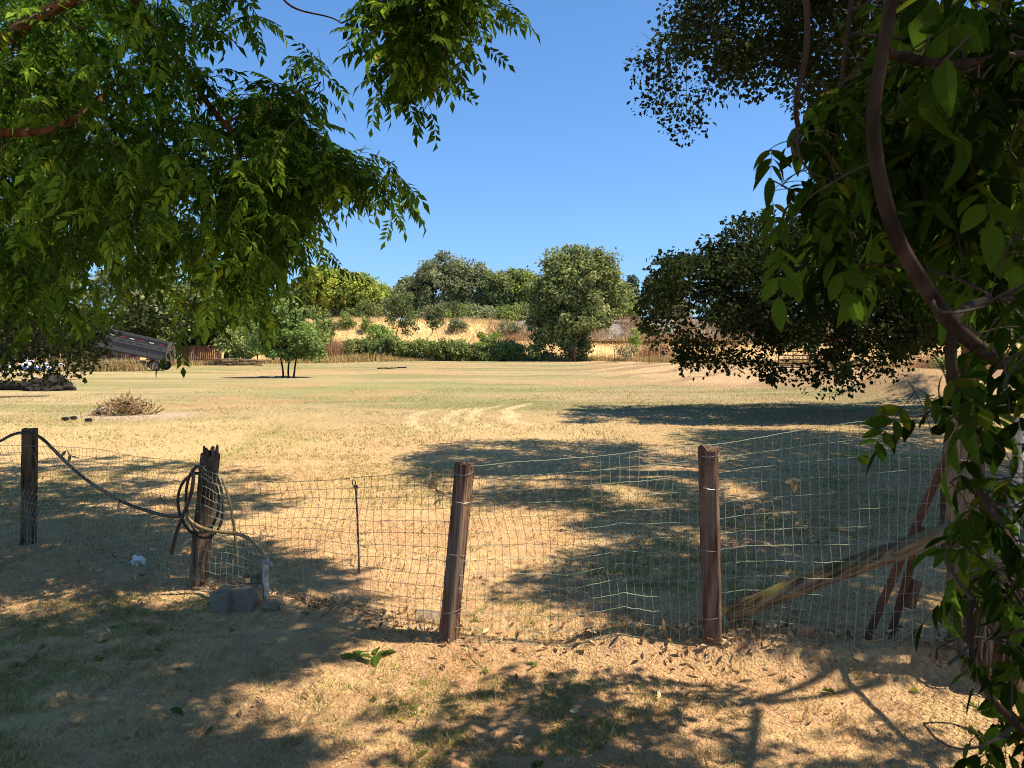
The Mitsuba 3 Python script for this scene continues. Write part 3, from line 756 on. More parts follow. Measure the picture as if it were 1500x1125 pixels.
# hedge of brambles
hedge = [((470 + 70, 511, 70, 40), 'low bramble bush at the left end of the bramble row', DARKG + MIDG), ((600, 511, 80, 36), 'low bramble bush second from the left end of the row', MIDG), ((668, 513, 78, 32), 'low bramble bush in the middle of the row, darkest underneath', DARKG + MIDG), ((728, 512, 60, 34), 'low bramble bush at the right end of the row', MIDG)]
for (px, py, w, h), lab, col in hedge:
    dd = 75.0
    g = [blob(px + (k - 1) * w * .28, py + 2 + rng.uniform(-2, 2), w * .62, h * rng.uniform(.8, 1.1), dd, 1.5) for k in range(3)] + [blob(px + rng.uniform(-.55, .55) * w, py + h * rng.uniform(-.25, .2), w * rng.uniform(.2, .45), h * rng.uniform(.35, .7), dd + rng.uniform(-1, 1.5), 1.0) for _ in range(4)]
    c = at(px, py, dd); c[2] = 0
    far_tree(name('bramble_bush'), lab, 'bush', c, g, col, rng, .22, 150, 60, .5, .0, shell=.4, group='bramble bushes along the foot of the bank')
far_tree('green_shrub', 'bright green shrub rising above the left brambles', 'shrub', at(555, 500, 77), [blob(555, 487, 44, 24, 77)], [(.13, .20, .05)], rng, .2, 26, 60, .5, .05, limbs=2)
far_tree('green_shrub_001', 'bright yellow green shrub above the right end of the brambles', 'shrub', at(715, 505, 77), [blob(717, 493, 34, 20, 77)], [(.16, .21, .05)], rng, .2, 20, 55, .45, .05, limbs=2)


def on_bank(px, py):
    r = ray(px, py)
    for t in np.arange(70, 110, .1):
        p = CAM + r * (t / r[1])
        if p[2] <= bank_on(p[0], p[1]):
            return p
    return p


far_tree('bank_sapling', 'slender grey green tree standing alone on the dry bank', 'tree', on_bank(580, 492), [blob(585, 455, 50, 60, 82.5), blob(590, 435, 30, 30, 82.5), blob(597, 480, 35, 25, 82.5)], [(.12, .15, .06), (.10, .125, .05)], rng, .22, 55, 55, .55, .07)
far_tree('bank_sapling_001', 'small dark sapling on the dry bank beside the slender tree', 'tree', on_bank(632, 488), [blob(637, 465, 30, 44, 82.5)], DARKG, rng, .2, 28, 50, .5, .06, limbs=2)
far_tree('bank_sapling_002', 'small bright green sapling on the bank right of the roundish tree', 'tree', at(931, 512, 74), [blob(931, 493, 18, 34, 74)], [(.17, .24, .05)], rng, .17, 14, 45, .38, .03, limbs=1)
far_tree('bank_shrub', 'dull green shrub in the tall grass below the gravel', 'shrub', at(925, 525, 73), [blob(920, 515, 40, 22, 73)], [(.13, .15, .08)], rng, .16, 18, 45, .5, .03, limbs=1)
for px, py, w, h, col, lab in ((478, 480, 24, 30, DARKG, 'small dark shrub on the bank, first from the left'), (505, 470, 30, 24, MIDG, 'round green shrub near the top of the bank, left of the slender tree'), (540, 478, 26, 22, MIDG, 'low green shrub on the bank just left of the slender tree'), (668, 476, 26, 20, GREY, 'grey shrub near the top of the bank right of the small dark sapling'), (745, 482, 36, 26, GREY, 'low grey shrub on the bank left of the roundish tree')):
    b = on_bank(px, py + h * .45)
    far_tree(name('slope_shrub'), lab, 'shrub', b, [blob(px, py, w, h, b[1]), blob(px + w * .3, py + h * .2, w * .6, h * .6, b[1])], col, rng, .22, 26, 50, .5, .05, limbs=2, group='shrubs on the railway bank')
# woods behind the railway
W = [(478, 425, 80, 70, YEL, 'yellow green tree behind the bank, first from the left in the row'), (522, 432, 85, 72, MIDG + YEL, 'green tree behind the bank with a thin twiggy top'), (562, 445, 60, 50, YEL, 'brightest yellow tree behind the bank'),
     (600, 438, 60, 60, GREY, 'small grey green tree behind the bank, between the yellow and the tall grey oak'), (645, 420, 105, 100, GREY, 'tall grey green oak behind the bank with a pointed top'), (692, 427, 80, 85, GREY, 'grey oak behind the bank, right of the tall pointed one'), (728, 432, 60, 78, GREY + MIDG, 'narrow grey green oak behind the bank, left of the bright green one'),
     (765, 432, 75, 80, MIDG + YEL[:1], 'bright green tree behind the bank beside the roundish tree'), (908, 452, 56, 55, MIDG, 'pale green tree behind the bank at the right of the roundish tree'), (440, 445, 80, 60, MIDG, 'green tree behind the bank, partly behind the feathery leaves'),
     (985, 455, 60, 35, GREY, 'low grey green tree behind the rails, seen through the oak'), (1080, 455, 90, 40, MIDG, 'low green tree behind the rails, mostly behind the oak')]
for px, py, w, h, col, lab in W:
    dd = 112 + rng.uniform(-3, 8)
    bs = [blob(px, py, w, h, dd)] + [blob(px + rng.uniform(-.3, .3) * w, py - h * rng.uniform(.1, .36), w * rng.uniform(.35, .55), h * rng.uniform(.35, .5), dd + rng.uniform(-2, 2)) for _ in range(3)]
    h += 14; b = at(px, 470, dd); b[2] = 1.5
    far_tree(name('distant_tree'), lab, 'tree', b, bs, col, rng, .38, 190, 66, 1.05, .22, group='trees behind the railway bank')
ORD = ['first', 'second', 'third', 'fourth', 'fifth', 'sixth', 'seventh', 'eighth', 'ninth', 'tenth']
for i, px in enumerate((455, 490, 530, 556, 610, 640, 676, 705, 748, 780)):
    w, h, dd = rng.uniform(36, 78), rng.uniform(22, 52), 107 + rng.uniform(-3, 3); py = 470 - h * .22
    b = at(px, 470, dd); b[2] = 3.0
    far_tree(name('distant_shrub'), f'shrubby undergrowth along the top of the dry bank, {ORD[i]} clump from the left', 'shrub', b, [blob(px, py, w, h, dd), blob(px + rng.uniform(-14, 14), py - h * .25, w * .5, h * .6, dd)], [MIDG, GREY, DARKG + MIDG, GREY][i % 4], rng, .34, 60, 60, .85, .08, limbs=2, group='undergrowth along the top of the bank')
c = at(925, 470, 125); mb = MB(); cc = []
for k in range(26):
    z = k / 25; a = rng.uniform(0, 6.28); r = (1 - z) * 2.6 + .25
    for q in range(3):
        a += 2.1; cc.append([c[0] + math.cos(a) * r * .6, c[1] + math.sin(a) * r * .6, 1.5 + 5.0 + z * 7.0])
leafy(mb, np.array(cc), np.full(len(cc), .8), 40, .32, [(.09, .13, .085)], rng, QUAD, .35)
mb.put('conifer_tree__crown', 'm_far_leaf'); tag('conifer_tree__crown', kind='stuff')
MB().add(*tube([[c[0], c[1], 0], [c[0], c[1], 13.3]], [.3, .05], 7)).put('conifer_tree__trunk', 'm_bark', True)
tag('conifer_tree', 'dark conifer peeking out at the right of the roundish tree', 'tree')
# left background behind the feathery leaves
for px, py, w, h, dd, col, lab in ((60, 330, 190, 320, 58, MIDG, 'tall green tree behind the board fence at the left edge'), (190, 395, 150, 200, 62, MIDG + GREY, 'green tree behind the board fence above the trailer'), (330, 440, 120, 110, 66, MIDG, 'green tree beyond the end of the board fence'),
                                  (-60, 400, 180, 260, 50, GREY, 'grey green tree at the left edge beyond the rubbish'), (270, 455, 100, 90, 64, DARKG + MIDG, 'dark green tree behind the board fence, right of the trailer')):
    b = at(px, 520, dd); b[2] = 0
    bs = [blob(px, py, w, h, dd)] + [blob(px + rng.uniform(-.3, .3) * w, py + rng.uniform(-.35, .3) * h, w * .55, h * .5, dd + rng.uniform(-2, 2)) for _ in range(4)]
    far_tree(name('background_tree'), lab, 'tree', b, bs, col, rng, .34, 130, 60, .95, .25, group='trees beyond the board fence')
for px, py, w, h, dd, col, lab in ((-20, 480, 130, 90, 66, MIDG, 'low green tree behind the board fence at the left edge'), (75, 470, 130, 110, 68, DARKG + MIDG, 'low dark green tree behind the board fence, left of the trailer'), (165, 468, 120, 110, 66, MIDG, 'low green tree behind the trailer'),
                                  (245, 470, 110, 100, 69, MIDG + YEL[:1], 'low bright green tree behind the fence right of the trailer'), (320, 472, 100, 90, 70, MIDG, 'low green tree above the end of the board fence'), (400, 470, 110, 80, 74, MIDG, 'green tree behind the young three-stemmed tree')):
    b = at(px, 525, dd); b[2] = 0
    far_tree(name('background_tree'), lab, 'tree', b, [blob(px, py, w, h, dd), blob(px + w * .25, py + h * .2, w * .6, h * .6, dd), blob(px - w * .25, py + h * .15, w * .6, h * .7, dd)], col, rng, .32, 120, 60, .9, .16, group='trees beyond the board fence')
for px, py, w, h, dd, lab in ((345, 502, 60, 50, 60, 'green shrub left of the three-stemmed tree, by the end of the board fence'), (375, 495, 60, 60, 64, 'green shrub behind the lumber pile'), (455, 480, 70, 70, 70, 'green shrub behind the three-stemmed tree'), (1395, 545, 60, 55, 24, 'leafy shrub beside the earth mound')):
    b = at(px, 525, dd); b[2] = 0
    far_tree(name('field_shrub'), lab, 'shrub', b, [blob(px, py, w, h, dd), blob(px + w * .2, py + h * .15, w * .7, h * .6, dd)], MIDG, rng, .22 if dd > 30 else .1, 60, 60, .55 if dd > 30 else .25, .06, limbs=3)
# small tree with three stems in the field
g = gnd(422, 553); dd = g[1]
far_tree('young_tree', 'young tree with three thin stems standing alone in the mown field', 'tree', g, [blob(420, 490, 95, 52, dd), blob(405, 470, 60, 40, dd), blob(445, 500, 70, 36, dd), blob(385, 500, 50, 34, dd), blob(425, 462, 46, 34, dd), blob(460, 512, 40, 26, dd), blob(420, 515, 80, 22, dd)],
         [(.12, .18, .05), (.14, .20, .06), (.11, .155, .05)], rng, .15, 150, 75, .38, .055, 3, .35, limbs=8)


# ------------------------------------------------------------------ grasses
def blades(mb, pos, hgtm, wid, cols, rng, lean=.35):
    n = len(pos); a = rng.uniform(0, 2 * np.pi, n); h = hgtm * rng.uniform(.55, 1.25, n); w = wid * rng.uniform(.6, 1.3, n)
    side = np.stack([np.cos(a), np.sin(a), 0 * a], 1) * (w / 2)[:, None]
    b = rng.uniform(0, 2 * np.pi, n); le = np.stack([np.cos(b), np.sin(b), 0 * b], 1) * (h * lean * rng.uniform(.3, 1.6, n))[:, None]
    up = np.stack([0 * h, 0 * h, h], 1)
    V = np.stack([pos - side, pos + side, pos + le * .4 + up * .6 + side * .7, pos + le * .4 + up * .6 - side * .7, pos + le + up], 1).reshape(-1, 3)
    k = np.arange(n)[:, None] * 5
    Fc = np.concatenate([k + [0, 1, 2], k + [0, 2, 3], k + [3, 2, 4]], 0)
    c = np.asarray(cols)[rng.integers(0, len(cols), n)] * rng.uniform(.7, 1.25, (n, 1))
    mb.add(V, Fc, np.clip(np.repeat(c, 5, 0), 0, 1))


rng = np.random.default_rng(41)
STRAW = [(.46, .35, .18), (.38, .275, .13), (.52, .41, .23), (.31, .215, .11)]
GREEN = [(.20, .27, .07), (.25, .30, .09), (.16, .22, .06)]
mb = MB()
for n, y0, y1, hh, ww in ((70000, 2.4, 5.0, .022, .0035), (70000, 5.0, 10.0, .03, .006), (45000, 10, 24, .04, .012)):
    y = y0 + (y1 - y0) * rng.random(n) ** .8; x = (rng.random(n) * 2 - 1) * (.80 * y + .3)
    m = meshkit.fbm(np.stack([x * 1.1, y * 1.1, 0 * x], -1), 3, 3); k = rng.random(n) < np.clip((m - .30) * 3.0, .12, 1); x, y = x[k], y[k]
    blades(mb, np.stack([x, y, hgt(x, y) - .002], 1), hh, ww, STRAW, rng, 1.6)
n = 900; y = 2.4 + 8.5 * rng.random(n) ** 1.2; x = (rng.random(n) * 2 - 1) * (.78 * y + .2)
m = meshkit.fbm(np.stack([x * .9 + 8, y * .9, 0 * x], -1), 3, 23); x, y = x[m > .45], y[m > .45]; q = np.repeat(np.stack([x, y, 0 * x], 1), 16, 0) + rng.normal(0, .018, (len(x) * 16, 3)) * [1, 1, 0]
q[:, 2] = hgt(q[:, 0], q[:, 1]) - .003; blades(mb, q, .05, .0042, STRAW + [(.30, .30, .11)], rng, 1.0)
mb.put('dry_grass', 'm_dry'); tag('dry_grass', 'short dry straw coloured grass over the field', 'grass', kind='stuff')
mb = MB()
for n, y0, y1, hh, ww in ((110000, 2.4, 5.0, .03, .0035), (110000, 5.0, 11, .035, .006), (60000, 11, 28, .045, .013)):
    y = y0 + (y1 - y0) * rng.random(n); x = (rng.random(n) * 2 - 1) * (.80 * y + .3)
    m = meshkit.fbm(np.stack([x * .75 + 4, y * .75, 0 * x], -1), 4, 13); m2 = meshkit.noise(np.stack([x * 9, y * 9, 0 * x], -1), 5)
    k = (m > .49) & (m2 > .42) & (rng.random(n) < (m - .44) * 7); x, y = x[k], y[k]
    blades(mb, np.stack([x, y, hgt(x, y) - .002], 1), hh, ww, GREEN + STRAW[:1], rng, .8)
mb.put('green_grass', 'm_dry'); tag('green_grass', 'patches of short green grass', 'grass', kind='stuff')
# tall dry grass on the bank and along the field edge
mb = MB()
n = 60000; x = rng.uniform(-45, 62, n); y = rng.uniform(79, 101, n) - np.clip((x - 12) * .12, 0, 8)
z = bank_h(x, y); k = (z > .05) & ~((x > 2) & (z > 2.9) & (rng.random(n) > np.clip(.75 - (z - 2.9) * .55, .04, 1))); x, y, z = x[k], y[k], z[k]
blades(mb, np.stack([x, y, z - .1], 1), .62 * (.4 + 1.2 * meshkit.noise(np.stack([x * .35, y * .35, 0 * x], -1), 4)), .055, [(.74, .60, .33), (.80, .66, .39), (.66, .50, .27), (.58, .42, .24), (.50, .42, .22)], rng, .6)
n = 22000; x = rng.uniform(-3, 62, n); sh = -np.clip((x - 12) * .12, 0, 8); y = rng.uniform(87.5, 92.5, n) ** 1.0
z = np.interp(y, [q[0] for q in prof], [q[1] for q in prof]) + .1; k = (meshkit.fbm(np.stack([x * .45, y * .6, 0 * x], -1), 3, 17) > .30 + .07 * (y - 87.5) / 2) ; x, y, z, sh = x[k], y[k], z[k], sh[k]
blades(mb, np.stack([x, y + sh, z - .15], 1), .8 * (.4 + 1.1 * meshkit.noise(np.stack([x * .5, y * .5, 0 * x], -1), 4)), .06, [(.50, .36, .2), (.42, .27, .17), (.58, .44, .24), (.34, .24, .17)], rng, .3)
mb.put('tall_dry_grass', 'm_dry'); tag('tall_dry_grass', 'tall golden dry grass covering the railway bank', 'grass', kind='stuff')


def edge_y(x):
    return np.interp(x, [-60, -30, -18, -5, 9, 15, 25, 45], [52, 54, 66, 76, 74, 66, 50, 42])


mb = MB()
n = 26000; x = rng.uniform(-48, 44, n); y = edge_y(x) + np.abs(rng.normal(0, 3.0, n)) + 1.2 * meshkit.noise(np.stack([x * .4, 0 * x, 0 * x], -1), 9)
k = meshkit.noise(np.stack([x * .35, y * .35, 0 * x], -1), 2) > .28; x, y = x[k], y[k]
blades(mb, np.stack([x, y, hgt(x, y) - .05], 1), .75 * (.4 + meshkit.noise(np.stack([x * .3, y * .3, 0 * x], -1), 8)), .05, [(.50, .38, .17), (.56, .42, .2), (.36, .33, .13), (.42, .27, .14)], rng, .35)
mb.put('field_edge_weeds', 'm_dry'); tag('field_edge_weeds', 'knee high dry weeds along the far edge of the field', 'weeds', kind='stuff')
for px, w, hh, dd, col, lab in ((485, 34, 2.2, 74, [(.40, .25, .15), (.45, .29, .17)], 'reddish brown patch of dry stalks left of the brambles'), (1366, 44, 1.35, 27, [(.50, .30, .18), (.56, .36, .22)], 'clump of reddish dry reeds beside the earth mound'), (740, 30, 1.6, 84, [(.40, .27, .17)], 'brown dead bush on the bank above the brambles'), (960, 40, 1.6, 76, [(.42, .26, .15), (.50, .32, .17)], 'rusty brown dry stalks on the bank right of the roundish tree')):
    b = at(px, 520, dd); n = 1500; wm = w / 2 / F * dd
    x = b[0] + rng.normal(0, wm * .6, n); y = dd + rng.normal(0, wm * .5, n); z = np.array([bank_on(a, c_) for a, c_ in zip(x, y)]) if dd > 70 else hgt(x, y)
    mb = MB(); blades(mb, np.stack([x, y, z - .05], 1), hh, .045 if dd > 50 else .02, col, rng, .22)
    k = name('reed_clump'); mb.put(k, 'm_dry'); tag(k, lab, 'dry weeds')

# ------------------------------------------------------------------ fence posts
rng = np.random.default_rng(51)


def post(key, base, top, wx, wy, yaw, bsdf, seed, rough=.25, chip=.03, round_=False):
    """A weathered timber: rings of a rounded square (or round) section along a straight axis, worn edges, broken top."""
    base, top = np.asarray(base, float), np.asarray(top, float); n, m = 26, 28
    base = base - unit(top - base) * .25
    t = np.linspace(0, 1, n); ang = np.arange(m) / m * 2 * np.pi
    sq = np.stack([np.cos(ang), np.sin(ang)], 1)
    if not round_:
        sq = sq / np.maximum(np.abs(sq[:, :1]), np.abs(sq[:, 1:])) ** .86
    ax = unit(top - base); X = unit(np.cross(np.cross(ax, [math.cos(yaw), math.sin(yaw), 0]), ax)); Y = np.cross(ax, X)
    V = []
    for i in range(n):
        c = base + (top - base) * t[i]
        ring = c + sq[:, :1] * X * wx / 2 + sq[:, 1:] * Y * wy / 2
        nz = meshkit.noise(np.c_[np.cos(ang) * 3, np.sin(ang) * 3, np.full(m, t[i] * 6)] + seed, seed) - .5
        nz2 = meshkit.noise(np.c_[np.cos(ang) * 7, np.sin(ang) * 7, np.full(m, t[i] * 2)] + seed, seed + 1) - .5
        ring = ring + unit(ring - c) * (nz * .10 + nz2 * rough)[:, None] * wx * .35
        if i == n - 1:
            ring = ring - ax * (meshkit.noise(np.c_[np.cos(ang) * 2, np.sin(ang) * 2, ang * 0] + seed * 3, seed + 5) * chip)[:, None]
        V.append(ring)
    V = np.vstack(V + [[top - ax * chip * .9]])
    i, j = np.meshgrid(np.arange(n - 1), np.arange(m), indexing='ij')
    q = np.stack([i * m + j, i * m + (j + 1) % m, (i + 1) * m + (j + 1) % m, (i + 1) * m + j], -1).reshape(-1, 4)
    k = np.arange(m)
    f = np.vstack([q[:, [0, 1, 2]], q[:, [0, 2, 3]], np.stack([(n - 1) * m + k, (n - 1) * m + (k + 1) % m, k * 0 + n * m], 1)])
    return MB().add(V, f).put(key, bsdf, 32)


def post_px(key, b, t, *a, **k):
    g = gnd(*b); return post(key, [g[0], g[1], float(hgt(g[0], g[1]))], at(*t, g[1]), *a, **k)


post_px('fence_post', (42, 800), (44, 627), .105, .10, .35, 'm_post_dark', 3, .15, .01)
tag('fence_post', 'square dark post with a hose over its top, first from the left', 'fence post', 'wooden posts of the wire fence')
post_px('fence_post_001', (290, 862), (309, 660), .125, .12, .2, 'm_post_dark', 7, .5, .05, True)
tag('fence_post_001', 'old gnarled post hung with hose loops, leaning right', 'fence post', 'wooden posts of the wire fence')
post_px('fence_post_002', (657, 945), (681, 677), .095, .085, -.62, 'm_post', 11, .22, .012)
tag('fence_post_002', 'leaning weathered timber post in the middle of the fence, one side sunlit', 'fence post', 'wooden posts of the wire fence')
post_px('fence_post_003', (1043, 962), (1037, 648), .10, .095, -.32, 'm_post', 17, .3, .045)
tag('fence_post_003', 'upright red brown post with a chipped top where the log brace starts', 'fence post', 'wooden posts of the wire fence')
post_px('fence_post_004', (1415, 985), (1412, 590), .15, .13, -.1, 'm_post_grey', 23, .3, .03)
tag('fence_post_004', 'thick grey brown post half behind the hanging leaves, at the fence corner', 'fence post', 'wooden posts of the wire fence')
for key, (bx_, by_), (tx_, ty_), r in (('fence_post_002', (657, 945), (681, 677), .056), ('fence_post_003', (1043, 962), (1037, 648), .058), ('fence_post_004', (1415, 985), (1412, 590), .085)):
    g = gnd(bx_, by_); p0 = np.array([g[0], g[1], 0]); p1 = at(tx_, ty_, g[1])
    for u in (.2, .5, .8, .95):
        c = p0 + (p1 - p0) * u; an = np.linspace(0, 6.28, 14)
        MB().add(*tube(np.stack([c[0] + r * np.cos(an), c[1] + r * np.sin(an), c[2] + .012 * np.sin(an + u * 7)], 1), .0016, 4)).put(name(f'{key}__wire_tie'), 'm_galv')
# chopped top of the hose post
mb = MB(); c = at(309, 662, gnd(290, 862)[1])
for k in range(7):
    a = k * .9; mb.add(*tube([c + [math.cos(a) * .035, math.sin(a) * .03, -.06], c + [math.cos(a) * .045, math.sin(a) * .04, .02 + .03 * rng.random()]], [.02, .008], 5))
mb.put('fence_post_001__splintered_top', 'm_post_dark')
# leaning brace log
a = on(*gnd(1062, 955)[:2]) + [0, 0, .07]; b = at(1395, 775, gnd(1300, 975)[1] - .06)
pts = np.linspace(0, 1, 22)[:, None] * (b - a) + a
pts += (meshkit.noise(pts * 6, 5)[:, None] - .5) * .02
MB().add(*tube(pts, .042 + .012 * meshkit.noise(pts * 5, 8), 12)).put('brace_log', 'm_log', 40)
tag('brace_log', 'slanting mossy log brace from the chipped post up to the fence corner', 'log')
for key, p0, p1, r, lab in (('leaning_pole', (1262, 942), (1388, 668), .022, 'taller of two rusty red poles leaning right behind the log brace'), ('leaning_pole_001', (1300, 936), (1350, 772), .021, 'shorter of two rusty red poles leaning right behind the log brace')):
    g = gnd(*p0); q = at(*p1, g[1] - .25); p = smooth_path([on(g[0], g[1]) - [0, 0, .05], (g + q) / 2 + [.01, 0, .01], q], 10)
    MB().add(*tube(p + (meshkit.noise(p * 4, 3)[:, None] - .5) * .02, r, 7)).put(key, 'm_rust', 40); tag(key, lab, 'pole', 'rusty poles leaning at the fence')
b = at(1336, 870, gnd(1300, 936)[1] - .12); MB().add(*box(b, (.06, .05, .16), rotz(.4) @ roty(.3), .008)).put('leaning_pole_001__bracket', 'm_rust')
# thin iron stake
g = gnd(526, 842); q = at(521, 712, g[1])
h = [q + [.012 * math.sin(t) - .012, 0, .025 + .022 * math.cos(t) + .0] for t in np.linspace(2.6, -2.8, 14)]
MB().add(*tube(smooth_path([on(g[0], g[1]) - [0, 0, .2], g * .5 + q * .5 + [.004, 0, 0], q], 10), .0075, 6)).add(*tube(h, .0035, 5)).put('iron_stake', 'm_wire_rust')
tag('iron_stake', 'thin rusty iron stake with a wire loop at its top', 'stake')
MB().add(*box(q + [0, 0, -.005], (.03, .03, .02), rotz(.5), .004)).put('iron_stake__knot', 'm_wire_rust')

# shaggy stump at the corner
g = gnd(1462, 1000); base = on(g[0], g[1]); mb = MB()
p = smooth_path([base - [0, 0, .15], base + [.0, 0, .25], base + [.02, .02, .55]], 12); mb.add(*tube(p, np.linspace(.15, .10, 12), 14)); mb.put('shaggy_stump', 'm_post_dark', 40)
tag('shaggy_stump', 'dark stump with shaggy peeling fibres at the fence corner, lower right', 'stump')
mb = MB()
for k in range(150):
    a = rng.uniform(0, 6.28); z = rng.uniform(.05, .5); r = .15 - .08 * z; q = base + [math.cos(a) * r, math.sin(a) * r, z]; o = np.array([math.cos(a), math.sin(a), 0])
    mb.add(*tube(smooth_path([q, q + o * .025 - [0, 0, .06], q + o * rng.uniform(.0, .03) - [0, 0, rng.uniform(.1, .2)]], 5), np.linspace(.009, .003, 5), 4))
mb.put('shaggy_stump__fibre', 'm_post_grey'); tag('shaggy_stump__fibre', kind='stuff')

# ------------------------------------------------------------------ wire fence
tops = [(-140, 640, 6.5), (42, 650, 6.0), (110, 653, 5.7), (230, 664, 5.25), (300, 676, 4.95), (350, 692, 4.75), (430, 698, 4.6), (520, 692, 4.4), (600, 686, 4.25), (682, 679, 4.05), (760, 672, 3.98), (870, 664, 3.94), (960, 652, 3.92), (1040, 646, 3.89), (1150, 628, 3.84), (1250, 612, 3.80), (1330, 602, 3.77), (1412, 600, 3.72)]
TP = np.array([at(*t) for t in tops]); BP = FENCE.copy(); BP[:, 1] -= .055
order = np.argsort(TP[:, 0]); TP = TP[order]


def mesh_pt(x, t):
    by = np.interp(x, BP[:, 0], BP[:, 1]); zt = np.interp(x, TP[:, 0], TP[:, 2]); zb = hgt(x, by) + .005
    q = np.stack([x * 1.0, t * 1.6, 0 * x], -1); e = np.clip(t * 3, 0, 1)
    n1, n2, n3 = meshkit.fbm(q * 1.3, 3, 61) - .5, meshkit.fbm(q * 1.6, 3, 62) - .5, meshkit.noise(np.stack([x * 23, t * 15, 0 * x], -1), 63) - .5
    loose = np.interp(x, [-4, -1.9, -.6, .2, 3], [1.3, 1.5, 1.0, .55, .45])
    return np.stack([x + (n1 * .16 * loose + n3 * .004) * e, by + n2 * .22 * e * loose, zb + t * (zt - zb) + n3 * .005], -1)


spans = [(-5.6, FENCE[1, 0], 'mesh panel at the left edge'), (FENCE[1, 0], FENCE[2, 0], ''), (FENCE[2, 0], FENCE[3, 0], ''), (FENCE[3, 0], FENCE[4, 0], ''), (FENCE[4, 0], FENCE[5, 0], '')]
for x0, x1, _ in spans:
    mb = MB(); n = max(2, int(round((x1 - x0) / .0465)))
    for k in range(n + (x1 == spans[-1][1])):
        t = np.linspace(0, 1, 15); x = np.full(15, x0 + (x1 - x0) * k / n)
        mb.add(*tube(mesh_pt(x, t), .0015, 3, False))
    for k in range(14):
        x = np.linspace(x0, x1, max(8, n * 2)); mb.add(*tube(mesh_pt(x, np.full(len(x), k / 13)), .00165 if k not in (0, 13) else .0021, 3, False))
    key = name('wire_fence__mesh_panel'); mb.put(key, 'm_wire'); tag(key, kind='stuff')
tag('wire_fence', 'sagging welded wire mesh fence strung along the wooden posts', 'wire fence')

# chain link fence leaving the corner towards the viewer, with its steel post
g = gnd(1478, 1006); gx, gy = 2.47, 3.45
cp = on(gx, gy)
MB().add(*tube([cp - [0, 0, .2], cp + [0, 0, 1.32]], .024, 10)).put('chain_link_fence__steel_post', 'm_galv', 40)
mb = MB(); L, H, s = 2.9, 1.25, .075
for k in range(int((L + H) / s) + 1):
    for sg in (1, -1):
        u0 = k * s - H; q = []
        for z in np.arange(0, H + 1e-6, s / 2):
            u = u0 + z if sg == 1 else u0 + H - z
            if 0 <= u <= L:
                q.append([gx + .05 * u + (.008 if (int(round(z / (s / 2))) % 2) else -.008) * sg, gy - u, .04 + z])
        if len(q) > 2:
            mb.add(*tube(np.array(q), .0016, 4, False))
mb.put('chain_link_fence__mesh', 'm_galv'); tag('chain_link_fence__mesh', kind='stuff')
MB().add(*tube([[gx, gy, 1.3], [gx + .05 * L, gy - L, 1.3]], .017, 8)).put('chain_link_fence__top_rail', 'm_galv', 40)
tag('chain_link_fence', 'bright chain link fence behind the leaves at the right edge', 'chain link fence')

# ------------------------------------------------------------------ hoses, standpipe, blocks
d1, d2 = gnd(42, 800)[1], gnd(290, 862)[1]
pts = [(-120, 662, d1 + .3), (-50, 652, d1 + .2), (0, 646, d1 + .05), (38, 634, d1 - .075), (52, 637, d1 - .075), (75, 655, d1 - .1), (105, 685, d1 - .2), (140, 712, d1 - .45), (175, 733, d1 - .6), (215, 748, d1 - .8), (250, 756, d2 + .02), (268, 756, d2 - .10)]
MB().add(*tube(smooth_path([at(*p) for p in pts], 70), .0125, 8)).put('black_hose', 'm_hose_black', True)
tag('black_hose', 'black hose slung from the first post down to the gnarled post', 'hose')
MB().add(*tube(smooth_path([at(*p) for p in pts[4:9]], 20) + [0, -.001, .003], .0105, 6)).put('black_hose__scuffed_stripe', 'm_hose_olive', True)
pts = [(268, 756, d2 - .10), (262, 775, d2 - .11), (275, 783, d2 - .11), (300, 776, d2 - .12)]
c0 = at(303, 728, d2); mb = MB()
loops = []
for t in np.linspace(-.5, 2 * math.pi * 2.0, 110):
    k = t / (2 * math.pi)
    loops.append(c0 + np.array([(.135 + .03 * math.sin(k * 3.1)) * math.sin(t + .3) + .012 * k, -.10 - .012 * math.cos(t) - .014 * k, (.24 + .05 * math.cos(k * 2.7)) * math.cos(t + .3) - .01 * k]))
loops = np.array(loops); loops[:, 2] = np.minimum(loops[:, 2], c0[2] + .235)
mb.add(*tube(loops, .0098, 8)).put('coiled_hose', 'm_hose_black', True)
tag('coiled_hose', 'dark hose coiled in loops over the top of the gnarled post', 'hose')
tail = [at(*p) for p in ((283, 690, d2 - .14), (272, 745, d2 - .14), (262, 770, d2 - .13), (256, 790, d2 - .12), (251, 812, d2 - .12))]
MB().add(*tube(smooth_path(tail, 16), .013, 8)).put('coiled_hose__hose_end', 'm_hose_black', True)
tail = [at(*p) for p in ((325, 700, d2 - .14), (333, 722, d2 - .14), (341, 760, d2 - .13), (346, 800, d2 - .12), (347, 825, d2 - .12))]
MB().add(*tube(smooth_path(tail, 16), .010, 8)).put('coiled_hose__hose_end_001', 'm_hose_olive', True)
pd = gnd(390, 886)[1]
g2 = [at(*p) for p in ((272, 752, d2 - .17), (283, 766, d2 - .18), (305, 776, d2 - .18), (340, 781, d2 - .2), (362, 788, pd + .02), (378, 800, pd), (386, 813, pd), (388.5, 824, pd))]
MB().add(*tube(smooth_path(g2, 40), .012, 8)).put('olive_hose', 'm_hose_olive', True)
tag('olive_hose', 'olive green hose running from the coil to the white standpipe', 'hose')
q = smooth_path(g2[-4:], 40); mb = MB()
spiral = np.array([p + .0145 * np.array([math.cos(i * 1.3), .3 * math.cos(i * 1.3), math.sin(i * 1.3)]) for i, p in enumerate(q)])
mb.add(*tube(spiral, .0028, 4)).put('olive_hose__wire_wrap', 'm_galv', True)
g = gnd(391, 886); base = on(g[0], g[1]); top = at(389, 820, pd)
